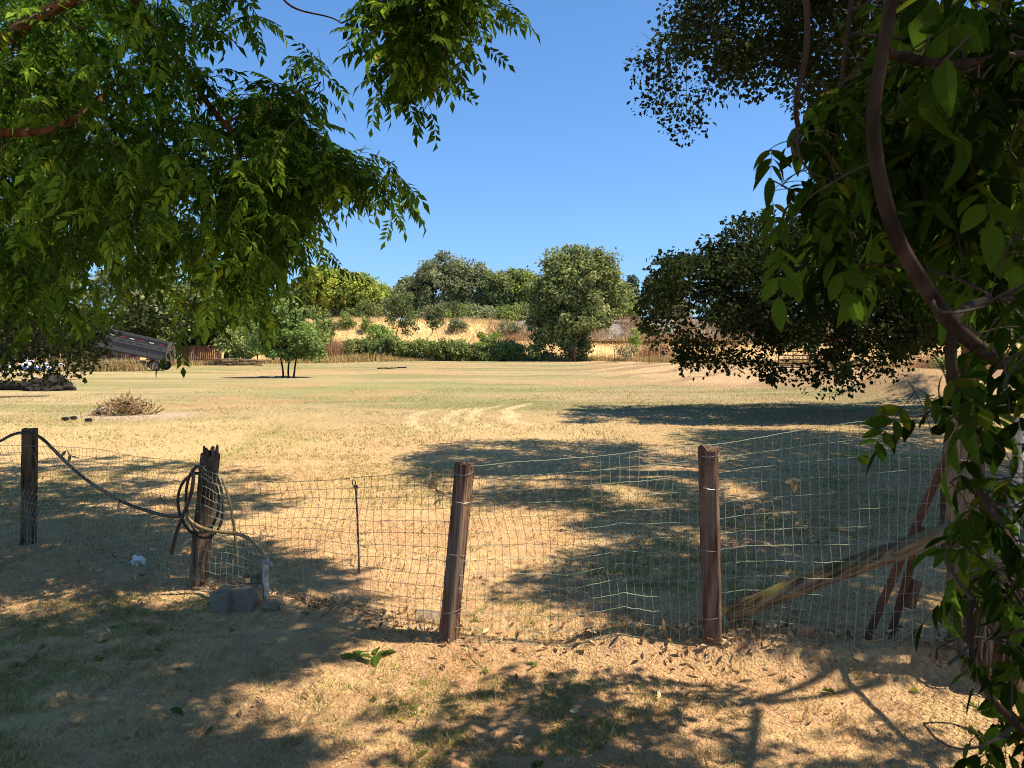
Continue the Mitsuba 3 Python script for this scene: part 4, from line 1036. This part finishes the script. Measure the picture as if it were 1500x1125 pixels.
MB().add(*tube([base - [0, 0, .1], top], .0185, 12)).put('standpipe', 'm_pvc', 40); tag('standpipe', 'scuffed white plastic standpipe where the hose ends', 'pipe')
MB().add(*tube([top - [0, 0, .03], top + [0, 0, .008]], .024, 12)).put('standpipe__collar', 'm_galv', 40)
MB().add(*tube([top + [.0, 0, -.015], top + [.04, -.02, -.012], top + [.055, -.025, -.035]], .009, 8)).put('standpipe__tap', 'm_galv', 40)
g = gnd(377, 884); b = on(g[0], g[1]); post('wood_stub', b, b + [.0, 0, .155], .07, .055, -.35, 'm_post_grey', 29, .25, .012); tag('wood_stub', 'short split wooden stub beside the standpipe', 'wood block')
MB().add(*box(b + [-.045, -.01, .15], (.075, .05, .014), rotz(.1) @ roty(-.08), .003)).put('wood_stub__cap_board', 'm_post_grey')
def rough_box(c, size, R, seed, amp=.007):
    import trimesh
    b = trimesh.creation.box(size)
    for _ in range(4):
        b = b.subdivide()
    v = np.array(b.vertices); e = np.sort(np.abs(v) / (np.asarray(size) / 2), 1)[:, 1] ** 14
    v = v * (1 - (e * (.0 + .06 * meshkit.noise(v * 40, seed)))[:, None]) + (meshkit.fbm(v * 35, 3, seed)[:, None] - .5) * amp * np.sign(v)
    return v @ np.asarray(R).T + c, np.array(b.faces)


for k, (px, lab) in enumerate(((331, 'left of two concrete blocks side by side in front of the standpipe'), (362, 'right of two concrete blocks side by side in front of the standpipe'))):
    g = gnd(px, 893 - 2 * k); b = on(g[0], g[1]); key = name('concrete_block')
    MB().add(*rough_box(b + [0, 0, .05], (.125 + .03 * k, .15, .15), rotz(-.25 + .06 * k) @ rotx(.03 - .05 * k), 4 + k)).put(key, 'm_concrete', 50); tag(key, lab, 'concrete block', 'concrete blocks by the standpipe')


def stone(key, c, size, seed, bsdf='m_concrete', R=np.eye(3)):
    import trimesh
    s = trimesh.creation.icosphere(3); v = np.array(s.vertices); v = np.sign(v) * np.abs(v) ** .7
    v = v * (1 + .35 * (meshkit.fbm(v * 1.4, 3, seed)[:, None] - .5)) * np.asarray(size) / 2
    MB().add(v @ R.T + c, np.array(s.faces)).put(key, bsdf, 40)


g = gnd(402, 896); stone('flat_stone', on(g[0], g[1]) + [0, 0, .015], (.15, .11, .05), 3); tag('flat_stone', 'flat stone lying right of the concrete blocks', 'stone')
g = gnd(625, 918); b = on(g[0], g[1]); MB().add(*box(b + [0, .02, .035], (.15, .03, .085), rotz(.12) @ roty(.16) @ rotx(-.85), .006)).put('broken_board', 'm_concrete'); tag('broken_board', 'pale piece of board propped beside the leaning middle post', 'board')
g = gnd(1178, 968); b = on(g[0], g[1]); stone('grey_stone', b + [0, 0, .03], (.09, .05, .09), 9, 'm_concrete', rotx(.4)); tag('grey_stone', 'grey flat stone in the leaf litter under the log brace', 'stone')

# crumpled litter
def crumple(key, c, size, seed, bsdf, lab, cat):
    import trimesh
    s = trimesh.creation.icosphere(3); v = np.array(s.vertices)
    v = v * (1 + 1.1 * (meshkit.fbm(v * 2.2, 3, seed)[:, None] - .5)) * np.asarray(size) / 2
    MB().add(v + c, np.array(s.faces)).put(key, bsdf); tag(key, lab, cat)


g = gnd(202, 832); crumple('paper_scrap', on(g[0], g[1]) + [0, 0, .03], (.10, .07, .09), 3, 'm_white', 'crumpled pale paper scrap left of the gnarled post', 'litter')
g = gnd(152, 605); crumple('plastic_wrapper', on(g[0], g[1]) + [0, 0, .08], (.42, .25, .2), 5, 'm_white', 'white plastic wrapper beside the brush pile', 'litter')

# dead leaves hung in the wire
DEAD = [(.62, .50, .28), (.52, .36, .18), (.68, .55, .34), (.40, .25, .13)]


def dead_leaf_tpl():
    v, f = fine_leaflet(.2, 4, -.35); v[:, 2] += .5 * np.abs(v[:, 0]); return v, f


for k, (px, py, dd, n, sp, lab) in enumerate(((636, 712, 4.05, 16, .085, 'pale dry leaf spray caught in the wire left of the leaning middle post'), (1164, 708, 3.75, 4, .025, 'small dry leaf caught in the wire right of the chipped post'), (172, 735, 5.35, 7, .06, 'dry leaves hanging from the sagging black hose'), (101, 665, 5.6, 4, .03, 'brown leaf caught in the top of the wire near the first post'))):
    mb = MB(); c = at(px, py, dd); p0 = c + np.array([-.02, 0, sp]); p1 = c - np.array([-.03, 0, sp])
    mb.add(*tube(smooth_path([p0, c + [.01, 0, 0], p1], 6), .002, 4, False), np.array([.35, .24, .13]))
    t = rng.random(n)[:, None]; pos = p0 * (1 - t) + p1 * t; ax = unit(rng.normal(0, .6, (n, 3)) + [0, 0, -1.0]); nr = rng.normal(size=(n, 3))
    scatter(mb, *dead_leaf_tpl(), pos, frames(ax, nr), rng.uniform(.04, .075, n), np.array(DEAD)[rng.integers(0, 4 if k > 2 else 3, n)] * (.45 if k == 3 else 1))
    key = name('dead_leaf_spray'); mb.put(key, 'm_dry'); tag(key, lab, 'dry leaves')

# leaf litter along the fence and over the yard
mb = MB(); n = 2600
x = rng.uniform(-3.6, 3.0, n); fy = np.interp(x, FENCE[:, 0], FENCE[:, 1]); y = fy + rng.normal(.03, .10, n)
w = np.interp(x, [-3.6, -2.6, -2, -1.5, -.5, 0, .3, 1, 2.6, 3], [.25, .25, .5, .7, .8, .35, .8, .9, 1, .8]) * (.3 + meshkit.noise(np.stack([x * 2.5, 0 * x, 0 * x], -1), 4)); k = rng.random(n) < w
x, y = x[k], y[k]; m = len(x)
x2 = rng.uniform(-3.5, 3.2, 420); y2 = rng.uniform(2.6, 6.5, 420); x, y = np.r_[x, x2], np.r_[y, y2]; m = len(x)
ax = unit(np.stack([rng.normal(size=m), rng.normal(size=m), rng.normal(0, .35, m)], 1)); nr = rng.normal(0, .5, (m, 3)) + [0, 0, 1.0]
scatter(mb, *dead_leaf_tpl(), np.stack([x, y, hgt(x, y) + rng.uniform(.004, .03, m)], 1), frames(ax, nr), rng.uniform(.022, .06, m), np.array(DEAD + [(.30, .19, .10), (.24, .16, .09)])[rng.integers(0, 6, m)] * rng.uniform(.7, 1.15, (m, 1)))
mb.put('leaf_litter', 'm_dry'); tag('leaf_litter', 'dry curled leaves drifted along the foot of the fence', 'dead leaves', kind='stuff')
mb = MB(); n = 700
x = rng.uniform(-3.4, 3.2, n); y = rng.uniform(2.5, 7, n); L = rng.uniform(.03, .16, n); a = rng.uniform(0, 3.14, n)
for i in range(n):
    p = np.array([x[i], y[i], 0]); dv = np.array([math.cos(a[i]), math.sin(a[i]), 0]) * L[i] / 2; q = np.array([p - dv, p + [0, 0, 0], p + dv]); q[:, 2] = hgt(q[:, 0], q[:, 1]) + .004; q[1, 2] += L[i] * .08
    mb.add(*tube(q, rng.uniform(.0008, .002), 3, False), np.array([.40, .28, .16]) * rng.uniform(.4, 1.3))
n = 4200; y = 2.4 + 4.6 * rng.random(n) ** 1.3; x = (rng.random(n) * 2 - 1) * (.78 * y + .2); L = rng.uniform(.02, .09, n); a = rng.uniform(0, 3.14, n); w = rng.uniform(.0012, .003, n)
dv = np.stack([np.cos(a), np.sin(a), 0 * a], 1) * (L / 2)[:, None]; sd = np.stack([-np.sin(a), np.cos(a), 0 * a], 1) * (w / 2)[:, None]; p = np.stack([x, y, 0 * x], 1)
V = np.stack([p - dv - sd, p - dv + sd, p + sd * .8, p - sd * .8, p + dv], 1); V[:, :, 2] = hgt(V[:, :, 0], V[:, :, 1]) + .004; V[:, 2:4, 2] += .006
f = (np.array([[0, 2, 1], [0, 3, 2], [3, 4, 2]])[None] + (np.arange(n) * 5)[:, None, None]).reshape(-1, 3)
mb.add(V.reshape(-1, 3), f, np.repeat(np.array([(.66, .52, .30), (.55, .40, .21), (.44, .30, .16), (.26, .17, .09)])[rng.integers(0, 4, n)], 5, 0))
mb.put('fallen_twigs', 'm_paint'); tag('fallen_twigs', 'thin broken twigs strewn over the bare ground', 'twigs', kind='stuff')
import trimesh
ico = trimesh.creation.icosphere(1); mb = MB(); n = 420; y = 2.4 + 4.5 * rng.random(n) ** 1.3; x = (rng.random(n) * 2 - 1) * (.78 * y)
for i in range(n):
    v = np.array(ico.vertices) * rng.uniform(.7, 1.3, 3) * [1, 1, .6] * rng.uniform(.004, .013) * (1 + .3 * rng.random((len(ico.vertices), 1)))
    mb.add(v + [x[i], y[i], float(hgt(x[i], y[i])) + .002], ico.faces, np.array([.33, .26, .19]) * rng.uniform(.5, 1.2))
mb.put('pebbles', 'm_paint'); tag('pebbles', 'small stones and clods lying in the bare earth', 'pebbles', kind='stuff')
# fresh fallen leaves
fl = [(520, 968, .13, 'large fresh green leaf on the ground, left of the pair below the middle post'), (555, 962, .14, 'large fresh green leaf on the ground, right of the pair below the middle post'), (578, 937, .04, 'small yellow green leaf close to the foot of the middle post'), (545, 1028, .05, 'pale green leaf on the bare earth below the large fallen pair'), (579, 1052, .06, 'yellow leaf on the ground below the pale green one'), (810, 988, .06, 'dull green leaf on the bare path between the middle and chipped posts'), (1202, 1013, .07, 'green leaf lying in the sun on the path, by the forked shadow'), (1333, 1013, .06, 'yellow green leaf beside the fence corner path'), (250, 1040, .09, 'green leaf in the grass at the lower left'), (310, 1075, .06, 'green leaf in the shade at the bottom left')]
for px, py, s, lab in fl:
    g = gnd(px, py); c = on(g[0], g[1]) + [0, 0, .015]; key = name('fallen_leaf'); mb = MB(); n = 5 if s > .1 else 1
    for k in range(n):
        a = rng.uniform(-.6, .6) + (k - n // 2) * .65 + rng.choice([0, 1.6]); ax = np.array([[math.cos(a), math.sin(a), .15]])
        scatter(mb, *fine_leaflet(.25, 5, .3), c[None] + rng.normal(0, .006, (1, 3)), frames(ax, rng.normal(0, .25, (1, 3)) + [0, 0, 1.0]), np.array([s * (.8 if n > 1 else 1)]), np.array([[.11, .20, .045]]) if 'yellow' not in lab else np.array([[.40, .42, .08]]))
    mb.put(key, 'm_leaf'); tag(key, lab, 'leaf', 'fresh leaves fallen on the bare ground')
# little weeds
mb = MB()
for i in range(130):
    y = rng.uniform(2.6, 7); x = rng.uniform(-.75, .75) * y; n = int(rng.integers(5, 14)); c = on(x, y); a = rng.uniform(0, 6.28, n)
    if meshkit.fbm(np.array([x * .75 + 4, y * .75, 0]), 4, 13) < .47: continue
    ax = np.stack([np.cos(a), np.sin(a), rng.uniform(.2, .9, n)], 1); scatter(mb, *leaf_tpl(.28), c + rng.normal(0, .012, (n, 3)) * [1, 1, 0], frames(ax, rng.normal(0, .2, (n, 3)) + [0, 0, 1.0]), rng.uniform(.018, .04, n), np.array(GREEN)[rng.integers(0, 3, n)])
mb.put('low_weeds', 'm_leaf'); tag('low_weeds', 'small broad leaved weeds in the bare ground', 'weeds', kind='stuff')
# dead weed by the chipped post
mb = MB(); g = gnd(1088, 950); c = on(g[0], g[1])
for k in range(5):
    e = at(1062 + 9 * k, 866 + rng.uniform(-4, 26), g[1] + .03); p = smooth_path([c + rng.normal(0, .02, 3) * [1, 1, 0], (c + e) / 2 + rng.normal(0, .015, 3), e], 9); mb.add(*tube(p, np.linspace(.0028, .0012, 9), 4))
    for q in p[3:]:
        for _ in range(2):
            o = unit(rng.normal(0, 1, 3) + [0, 0, .3]) * rng.uniform(.02, .05); mb.add(*tube([q, q + o * .5 + [0, 0, .006], q + o], [.0013, .001, .0008], 3))
mb.put('dead_weed', 'm_bark_red'); tag('dead_weed', 'dry twiggy reddish weed beside the chipped post', 'dead weed')

# ------------------------------------------------------------------ things out in the field
rng = np.random.default_rng(61)
# brush pile
g = gnd(185, 605); c = on(g[0], g[1]); mb = MB()
for k in range(230):
    a = rng.uniform(0, 6.28); r = rng.uniform(0, .75); p = c + np.array([math.cos(a) * r, math.sin(a) * r * .7, rng.uniform(0, .34) * (1 - r * .9)]); dv = unit(rng.normal(0, 1, 3) * [1, 1, .55]) * rng.uniform(.12, .38)
    q = smooth_path([p - dv, p + rng.normal(0, .05, 3), p + dv + [0, 0, .05]], 5); q[:, 2] = np.maximum(q[:, 2], c[2] + .01); mb.add(*tube(q, rng.uniform(.006, .016), 4), np.array(DEAD)[rng.integers(0, 4)] * rng.uniform(.4, .8))
n = 260; a = rng.uniform(0, 6.28, n); r = rng.uniform(0, .75, n); pos = c + np.stack([np.cos(a) * r, np.sin(a) * r * .7, rng.uniform(.05, .55, n) * (1 - r * .9)], 1)
scatter(mb, *dead_leaf_tpl(), pos, frames(rng.normal(size=(n, 3)), rng.normal(size=(n, 3))), rng.uniform(.07, .13, n), np.array(DEAD)[rng.integers(0, 4, n)] * .75)
mb.put('brush_pile', 'm_dry'); tag('brush_pile', 'heap of dry cut branches on a grey ashy spot in the field', 'brush pile')
for k, (px, py) in enumerate(((142, 606), (96, 616), (108, 614), (130, 618))):
    g = gnd(px, py); key = name('dark_clod'); stone(key, on(g[0], g[1]) + [0, 0, .05], (.15, .10, .08), 12 + k, 'm_heap'); tag(key, ['dark clod on the ground nearest the brush pile', 'dark clod on the ground farthest left from the brush pile', 'dark clod second from the left, by the brush pile', 'dark clod third from the left, by the brush pile'][k], 'clod', 'dark clods left of the brush pile')
# charred heap and log at the left
g = gnd(62, 573); c = on(g[0], g[1]); import trimesh
s = trimesh.creation.icosphere(4); v = np.array(s.vertices); v = v * (1 + .7 * (meshkit.fbm(v * 3, 4, 7)[:, None] - .5)); v = v * [.85, .6, .48] + c + [0, .4, .02]
MB().add(v, np.array(s.faces)).put('charred_heap', 'm_heap'); tag('charred_heap', 'low heap of blackened brush at the left side of the field', 'heap')
mb = MB()
for k in range(90):
    a = rng.uniform(0, 6.28); p = c + np.array([math.cos(a) * .7, .4 + math.sin(a) * .5, rng.uniform(.05, .4)]); dv = unit(rng.normal(0, 1, 3) * [1, 1, .4]) * rng.uniform(.1, .35); mb.add(*tube([p - dv, p, p + dv], [.006, .015, .006], 4))
mb.put('charred_heap__stick', 'm_heap'); tag('charred_heap__stick', kind='stuff')
p0, p1 = at(-90, 566, 26.5), at(40, 563, 26.5); p0[2] = p1[2] = .16; pp = smooth_path([p0, (p0 + p1) / 2 + [0, 0, .04], p1], 14)
MB().add(*tube(pp, .17 + .03 * meshkit.noise(pp * 3, 2), 9)).put('charred_log', 'm_heap', 40); tag('charred_log', 'long blackened log running to the left edge from the dark heap', 'log')
p0, p1 = at(60, 562, 27.5), at(93, 556, 28); p0[2] = .2; p1[2] = .42
MB().add(*tube(smooth_path([p0, (p0 + p1) / 2 + [0, 0, .05], p1], 8), np.linspace(.2, .11, 8), 8)).put('charred_log_001', 'm_heap', 40); tag('charred_log_001', 'blackened log end sticking out right of the dark heap', 'log')
g = gnd(10, 582); MB().add(*box(on(g[0], g[1]) + [0, 0, .03], (2.4, .25, .045), rotz(.25), .004)).put('loose_plank', 'm_post_grey'); tag('loose_plank', 'pale plank on the ground in front of the blackened log', 'plank')

# board fence, broken by a gap
for (x0, x1, dd, lab) in ((-95, 205, 60, 'red brown board fence at the left, behind the rubbish and the trailer'), (214, 325, 62, 'red brown board fence right of the dump trailer')):
    a, b = at(x0, 520, dd), at(x1, 520, dd + 1.5); n = int((b[0] - a[0]) / .15); mb = MB()
    for k in range(n):
        t = (k + .5) / n; q = a * (1 - t) + b * t; hh = 1.62 + rng.normal(0, .02); mb.add(*box([q[0], q[1] + rng.normal(0, .008), hh / 2], (.142, .022, hh), rotz(rng.normal(0, .015)), 0), np.array([.19, .085, .065]) * rng.uniform(.7, 1.3))
    key = name('board_fence'); mb.put(f'{key}__board', 'm_fence_red'); tag(f'{key}__board', kind='stuff'); tag(key, lab, 'board fence', 'board fences at the field edge')
    for zz in (.4, 1.3):
        m_ = (a + b) / 2; MB().add(*box([m_[0], m_[1] + .045, zz], (b[0] - a[0], .04, .09), rotz(math.atan2(b[1] - a[1], b[0] - a[0])), 0), np.array([.15, .07, .05])).put(name(f'{key}__rail'), 'm_fence_red')

# dump trailer with its bed tipped up
d = 47.0; o = at(200, 546, d); o[2] = 0
YAW = rotz(math.radians(11))


def tr(v, tilt=0.0, pivot=(2.0, 0, .62)):
    v = np.asarray(v, float)
    if tilt:
        v = (v - pivot) @ roty(tilt).T + pivot
    return v @ YAW.T + o


TL = math.radians(13)                                # the rear hinge stays down, the nose goes up


def tbox(key, c, size, bsdf, tilt=0.0, bev=.01):
    v, f = box(np.array(c, float), size, np.eye(3), bev); MB().add(tr(v, tilt), f).put(key, bsdf)


K = 'dump_trailer'
Lb, Wb, Hb = 4.3, 2.1, 1.2; z0 = .62; xc = -.15
for s in (-1, 1):
    tbox(name(f'{K}__bed_side'), (xc, s * Wb / 2, z0 + Hb / 2), (Lb, .05, Hb), 'm_trailer', TL)
    for hz in (.05, .58, Hb - .03):
        tbox(name(f'{K}__side_rib'), (xc, s * (Wb / 2 + .05), z0 + hz), (Lb + .04, .055, .09), 'm_trailer_dark', TL, .012)
    for kx in range(6):
        tbox(name(f'{K}__side_stake'), (xc - Lb / 2 + .25 + kx * .76, s * (Wb / 2 + .045), z0 + Hb / 2), (.06, .04, Hb - .1), 'm_trailer', TL, .01)
tbox(f'{K}__bed_floor', (xc, 0, z0), (Lb, Wb, .06), 'm_trailer_dark', TL)
tbox(f'{K}__bed_front', (xc - Lb / 2, 0, z0 + Hb / 2), (.05, Wb, Hb), 'm_trailer', TL)
tbox(f'{K}__tailgate', (xc + Lb / 2 + .03, 0, z0 + Hb / 2), (.05, Wb + .1, Hb + .02), 'm_tailgate', TL)
for s in (-1, 0, 1):
    tbox(name(f'{K}__tailgate_rib'), (xc + Lb / 2 + .075, s * .72, z0 + Hb / 2), (.04, .08, Hb), 'm_tailgate', TL)
for k in range(7):
    tbox(name(f'{K}__reflector'), (xc - Lb / 2 + .35 + k * .6, -(Wb / 2 + .082), z0 + Hb - .20), (.30, .006, .05), 'm_white' if k % 2 else 'm_red', TL, 0)
for s in (-1, 1):
    tbox(name(f'{K}__chassis_beam'), (-.2, s * .5, .5), (4.4, .08, .14), 'm_trailer_dark')
    tbox(name(f'{K}__fender'), (1.12, s * 1.17, .72), (1.7, .24, .03), 'm_trailer_dark')
    tbox(name(f'{K}__tail_light'), (2.02, s * .8, .5), (.03, .2, .08), 'm_red')
tbox(f'{K}__tongue', (-3.0, 0, .50), (1.3, .12, .14), 'm_trailer_dark'); tbox(f'{K}__jack', (-3.1, 0, .4), (.07, .07, .8), 'm_trailer_dark')
MB().add(*tube(tr([[-.9, 0, .5], [-1.4, 0, 1.3]]), .06, 8)).put(f'{K}__lift_ram', 'm_galv', 40)
for s in (-1, 1):
    for k in range(2):
        w = name(f'{K}__wheel'); xx = .72 + .80 * k; c = np.array([xx, s * 1.16, .34])
        prof = np.array([[.20, -.10], [.30, -.11], [.335, -.08], [.34, 0], [.335, .08], [.30, .11], [.20, .10]]); a = np.linspace(0, 2 * np.pi, 25)[:-1]
        V = np.array([[c[0] + r * math.cos(t), c[1] + y_, c[2] + r * math.sin(t)] for r, y_ in prof for t in a]); i, j = np.meshgrid(np.arange(6), np.arange(24), indexing='ij')
        q = np.stack([i * 24 + j, i * 24 + (j + 1) % 24, (i + 1) * 24 + (j + 1) % 24, (i + 1) * 24 + j], -1).reshape(-1, 4); MB().add(tr(V), q).put(f'{w}__tyre', 'm_tyre', 40)
        MB().add(*tube(tr([c + [0, -.07, 0], c + [0, .07, 0]]), .205, 20)).put(f'{w}__rim', 'm_rim', 40)
        MB().add(*tube(tr([c + [0, -.10 , 0], c + [0, .10, 0]]), .06, 10)).put(f'{w}__hub', 'm_trailer_dark', 40)
tag(K, 'dark grey dump trailer with tipped bed and two axles at the left field edge', 'trailer')
for x0, y0, hh, lab in ((-.6, -1.7, .75, 'dry weeds grown up against the wheels of the dump trailer'), (-2.6, -1.2, .65, 'dry weeds under the raised nose of the dump trailer')):
    n = 900; q = tr(np.stack([x0 + rng.normal(0, .8, n), y0 + rng.normal(0, .25, n), 0 * rng.random(n)], 1)); q[:, 2] = hgt(q[:, 0], q[:, 1]) - .03
    mb = MB(); blades(mb, q, hh, .03, [(.50, .38, .2), (.42, .30, .16), (.36, .33, .14)], rng, .35); k = name('reed_clump'); mb.put(k, 'm_dry'); tag(k, lab, 'dry weeds')
# rubbish by the board fence
rng = np.random.default_rng(71)
a = at(50, 541, 46.5); a[2] = .05; n = 22; X, Y = np.meshgrid(np.linspace(-1.0, 1.0, n), np.linspace(-.8, .8, n)); q = np.stack([X, Y, 0 * X], -1)
Z = .06 + .28 * meshkit.fbm(q * 1.8, 3, 5) + .12 * (X > .2) * meshkit.noise(q * 4, 6); V = np.stack([X, Y, Z - .12], -1).reshape(-1, 3) + a; i, j = np.meshgrid(np.arange(n - 1), np.arange(n - 1), indexing='ij'); k = (i * n + j).ravel()
MB().add(V, np.stack([k, k + 1, k + n + 1, k + n], 1)).put('blue_tarp', 'm_tarp'); tag('blue_tarp', 'crumpled blue tarp on the ground near the board fence', 'tarp')
for px, py, dd, sz, lab in ((40, 532, 50, (1.3, .8, .7), 'larger white rubbish bag near the blue tarp'), (68, 529, 51, (.8, .6, .5), 'white rubbish bag between the tarp and the board fence'), (88, 530, 51, (.7, .5, .4), 'white bag farthest along towards the trailer'), (10, 541, 47, (.9, .6, .45), 'grey white bundle at the left edge next to the tarp')):
    c = at(px, py, dd); c[2] = sz[2] * .4; crumple(name('rubbish_bag'), c, sz, int(px) + 1, 'm_white', lab, 'bag')
    labels[list(labels)[-1]]['group'] = 'rubbish bags by the board fence'
# lumber pile
for k in range(14):
    px = 345 + rng.uniform(-14, 26); c = at(px, 533, 58); c[2] = .08 + .45 * rng.random() * (k > 4); L = rng.uniform(1.2, 3.0); a = rng.normal(0, .22); key = name('lumber_pole')
    dv = np.array([math.cos(a), math.sin(a) * 2, rng.normal(0, .05)]) * L / 2; r = rng.uniform(.04, .075); c[2] = max(c[2], r + abs(dv[2]))
    MB().add(*tube([c - dv, c + [0, 0, .01], c + dv], r, 6)).put(key, 'm_post_grey'); tag(key, 'weathered grey pole in the lumber pile, left of the young tree', 'pole', 'poles in the lumber pile')
# bits lying far out
for k, px in enumerate((560, 572, 588)):
    g = gnd(px, 541 - (k == 2)); key = name('field_stick'); MB().add(*tube([on(g[0] - .35, g[1]) + [0, 0, .06], on(g[0] + .35, g[1] + .1) + [0, 0, .09]], .05, 6)).put(key, 'm_heap'); tag(key, ['dark stick lying far out in the field, left of three', 'dark stick lying far out in the field, middle of three', 'dark stick lying far out in the field, right of three'][k], 'stick', 'dark sticks far out in the field')
# pipe gate and far fence posts on the right
a, b = at(1140, 540, 48), at(1240, 540, 46); K = 'pipe_gate'
for k in range(5):
    z = .18 + k * .27; MB().add(*tube([[a[0], a[1], z], [b[0], b[1], z]], .035, 7)).put(name(f'{K}__rail'), 'm_rust', 40)
for t in (0, .22, .62, 1):
    q = a * (1 - t) + b * t; MB().add(*tube([[q[0], q[1] + .002, .05], [q[0], q[1] + .002, 1.36]], .045 if t in (0, 1) else .035, 7)).put(name(f'{K}__upright'), 'm_rust', 40)
MB().add(*tube([[a[0] * .38 + b[0] * .62, a[1] * .38 + b[1] * .62 - .05, 1.26], [b[0], b[1] - .05, .2]], .03, 7)).put(f'{K}__diagonal_brace', 'm_rust', 40)
tag(K, 'rusty pipe gate with five rails seen under the low oak bough', 'gate')
for k, (px, pb, pt, lab) in enumerate(((842, 531, 508, 'thin post at the foot of the roundish tree'), (900, 532, 511, 'thin fence post right of the roundish tree'), (951, 534, 512, 'thin fence post in the dry grass left of the oak bough'), (1068, 540, 515, 'thin fence post seen through the low oak leaves'), (1020, 537, 514, 'thin fence post nearly behind the hanging oak tips'))):
    g = gnd(px, pb); t = at(px, pt, g[1]); key = name('far_fence_post'); MB().add(*tube([on(g[0], g[1]) - [0, 0, .1], t], .035, 5)).put(key, 'm_rust', 40); tag(key, lab, 'fence post', 'thin posts along the far field edge')
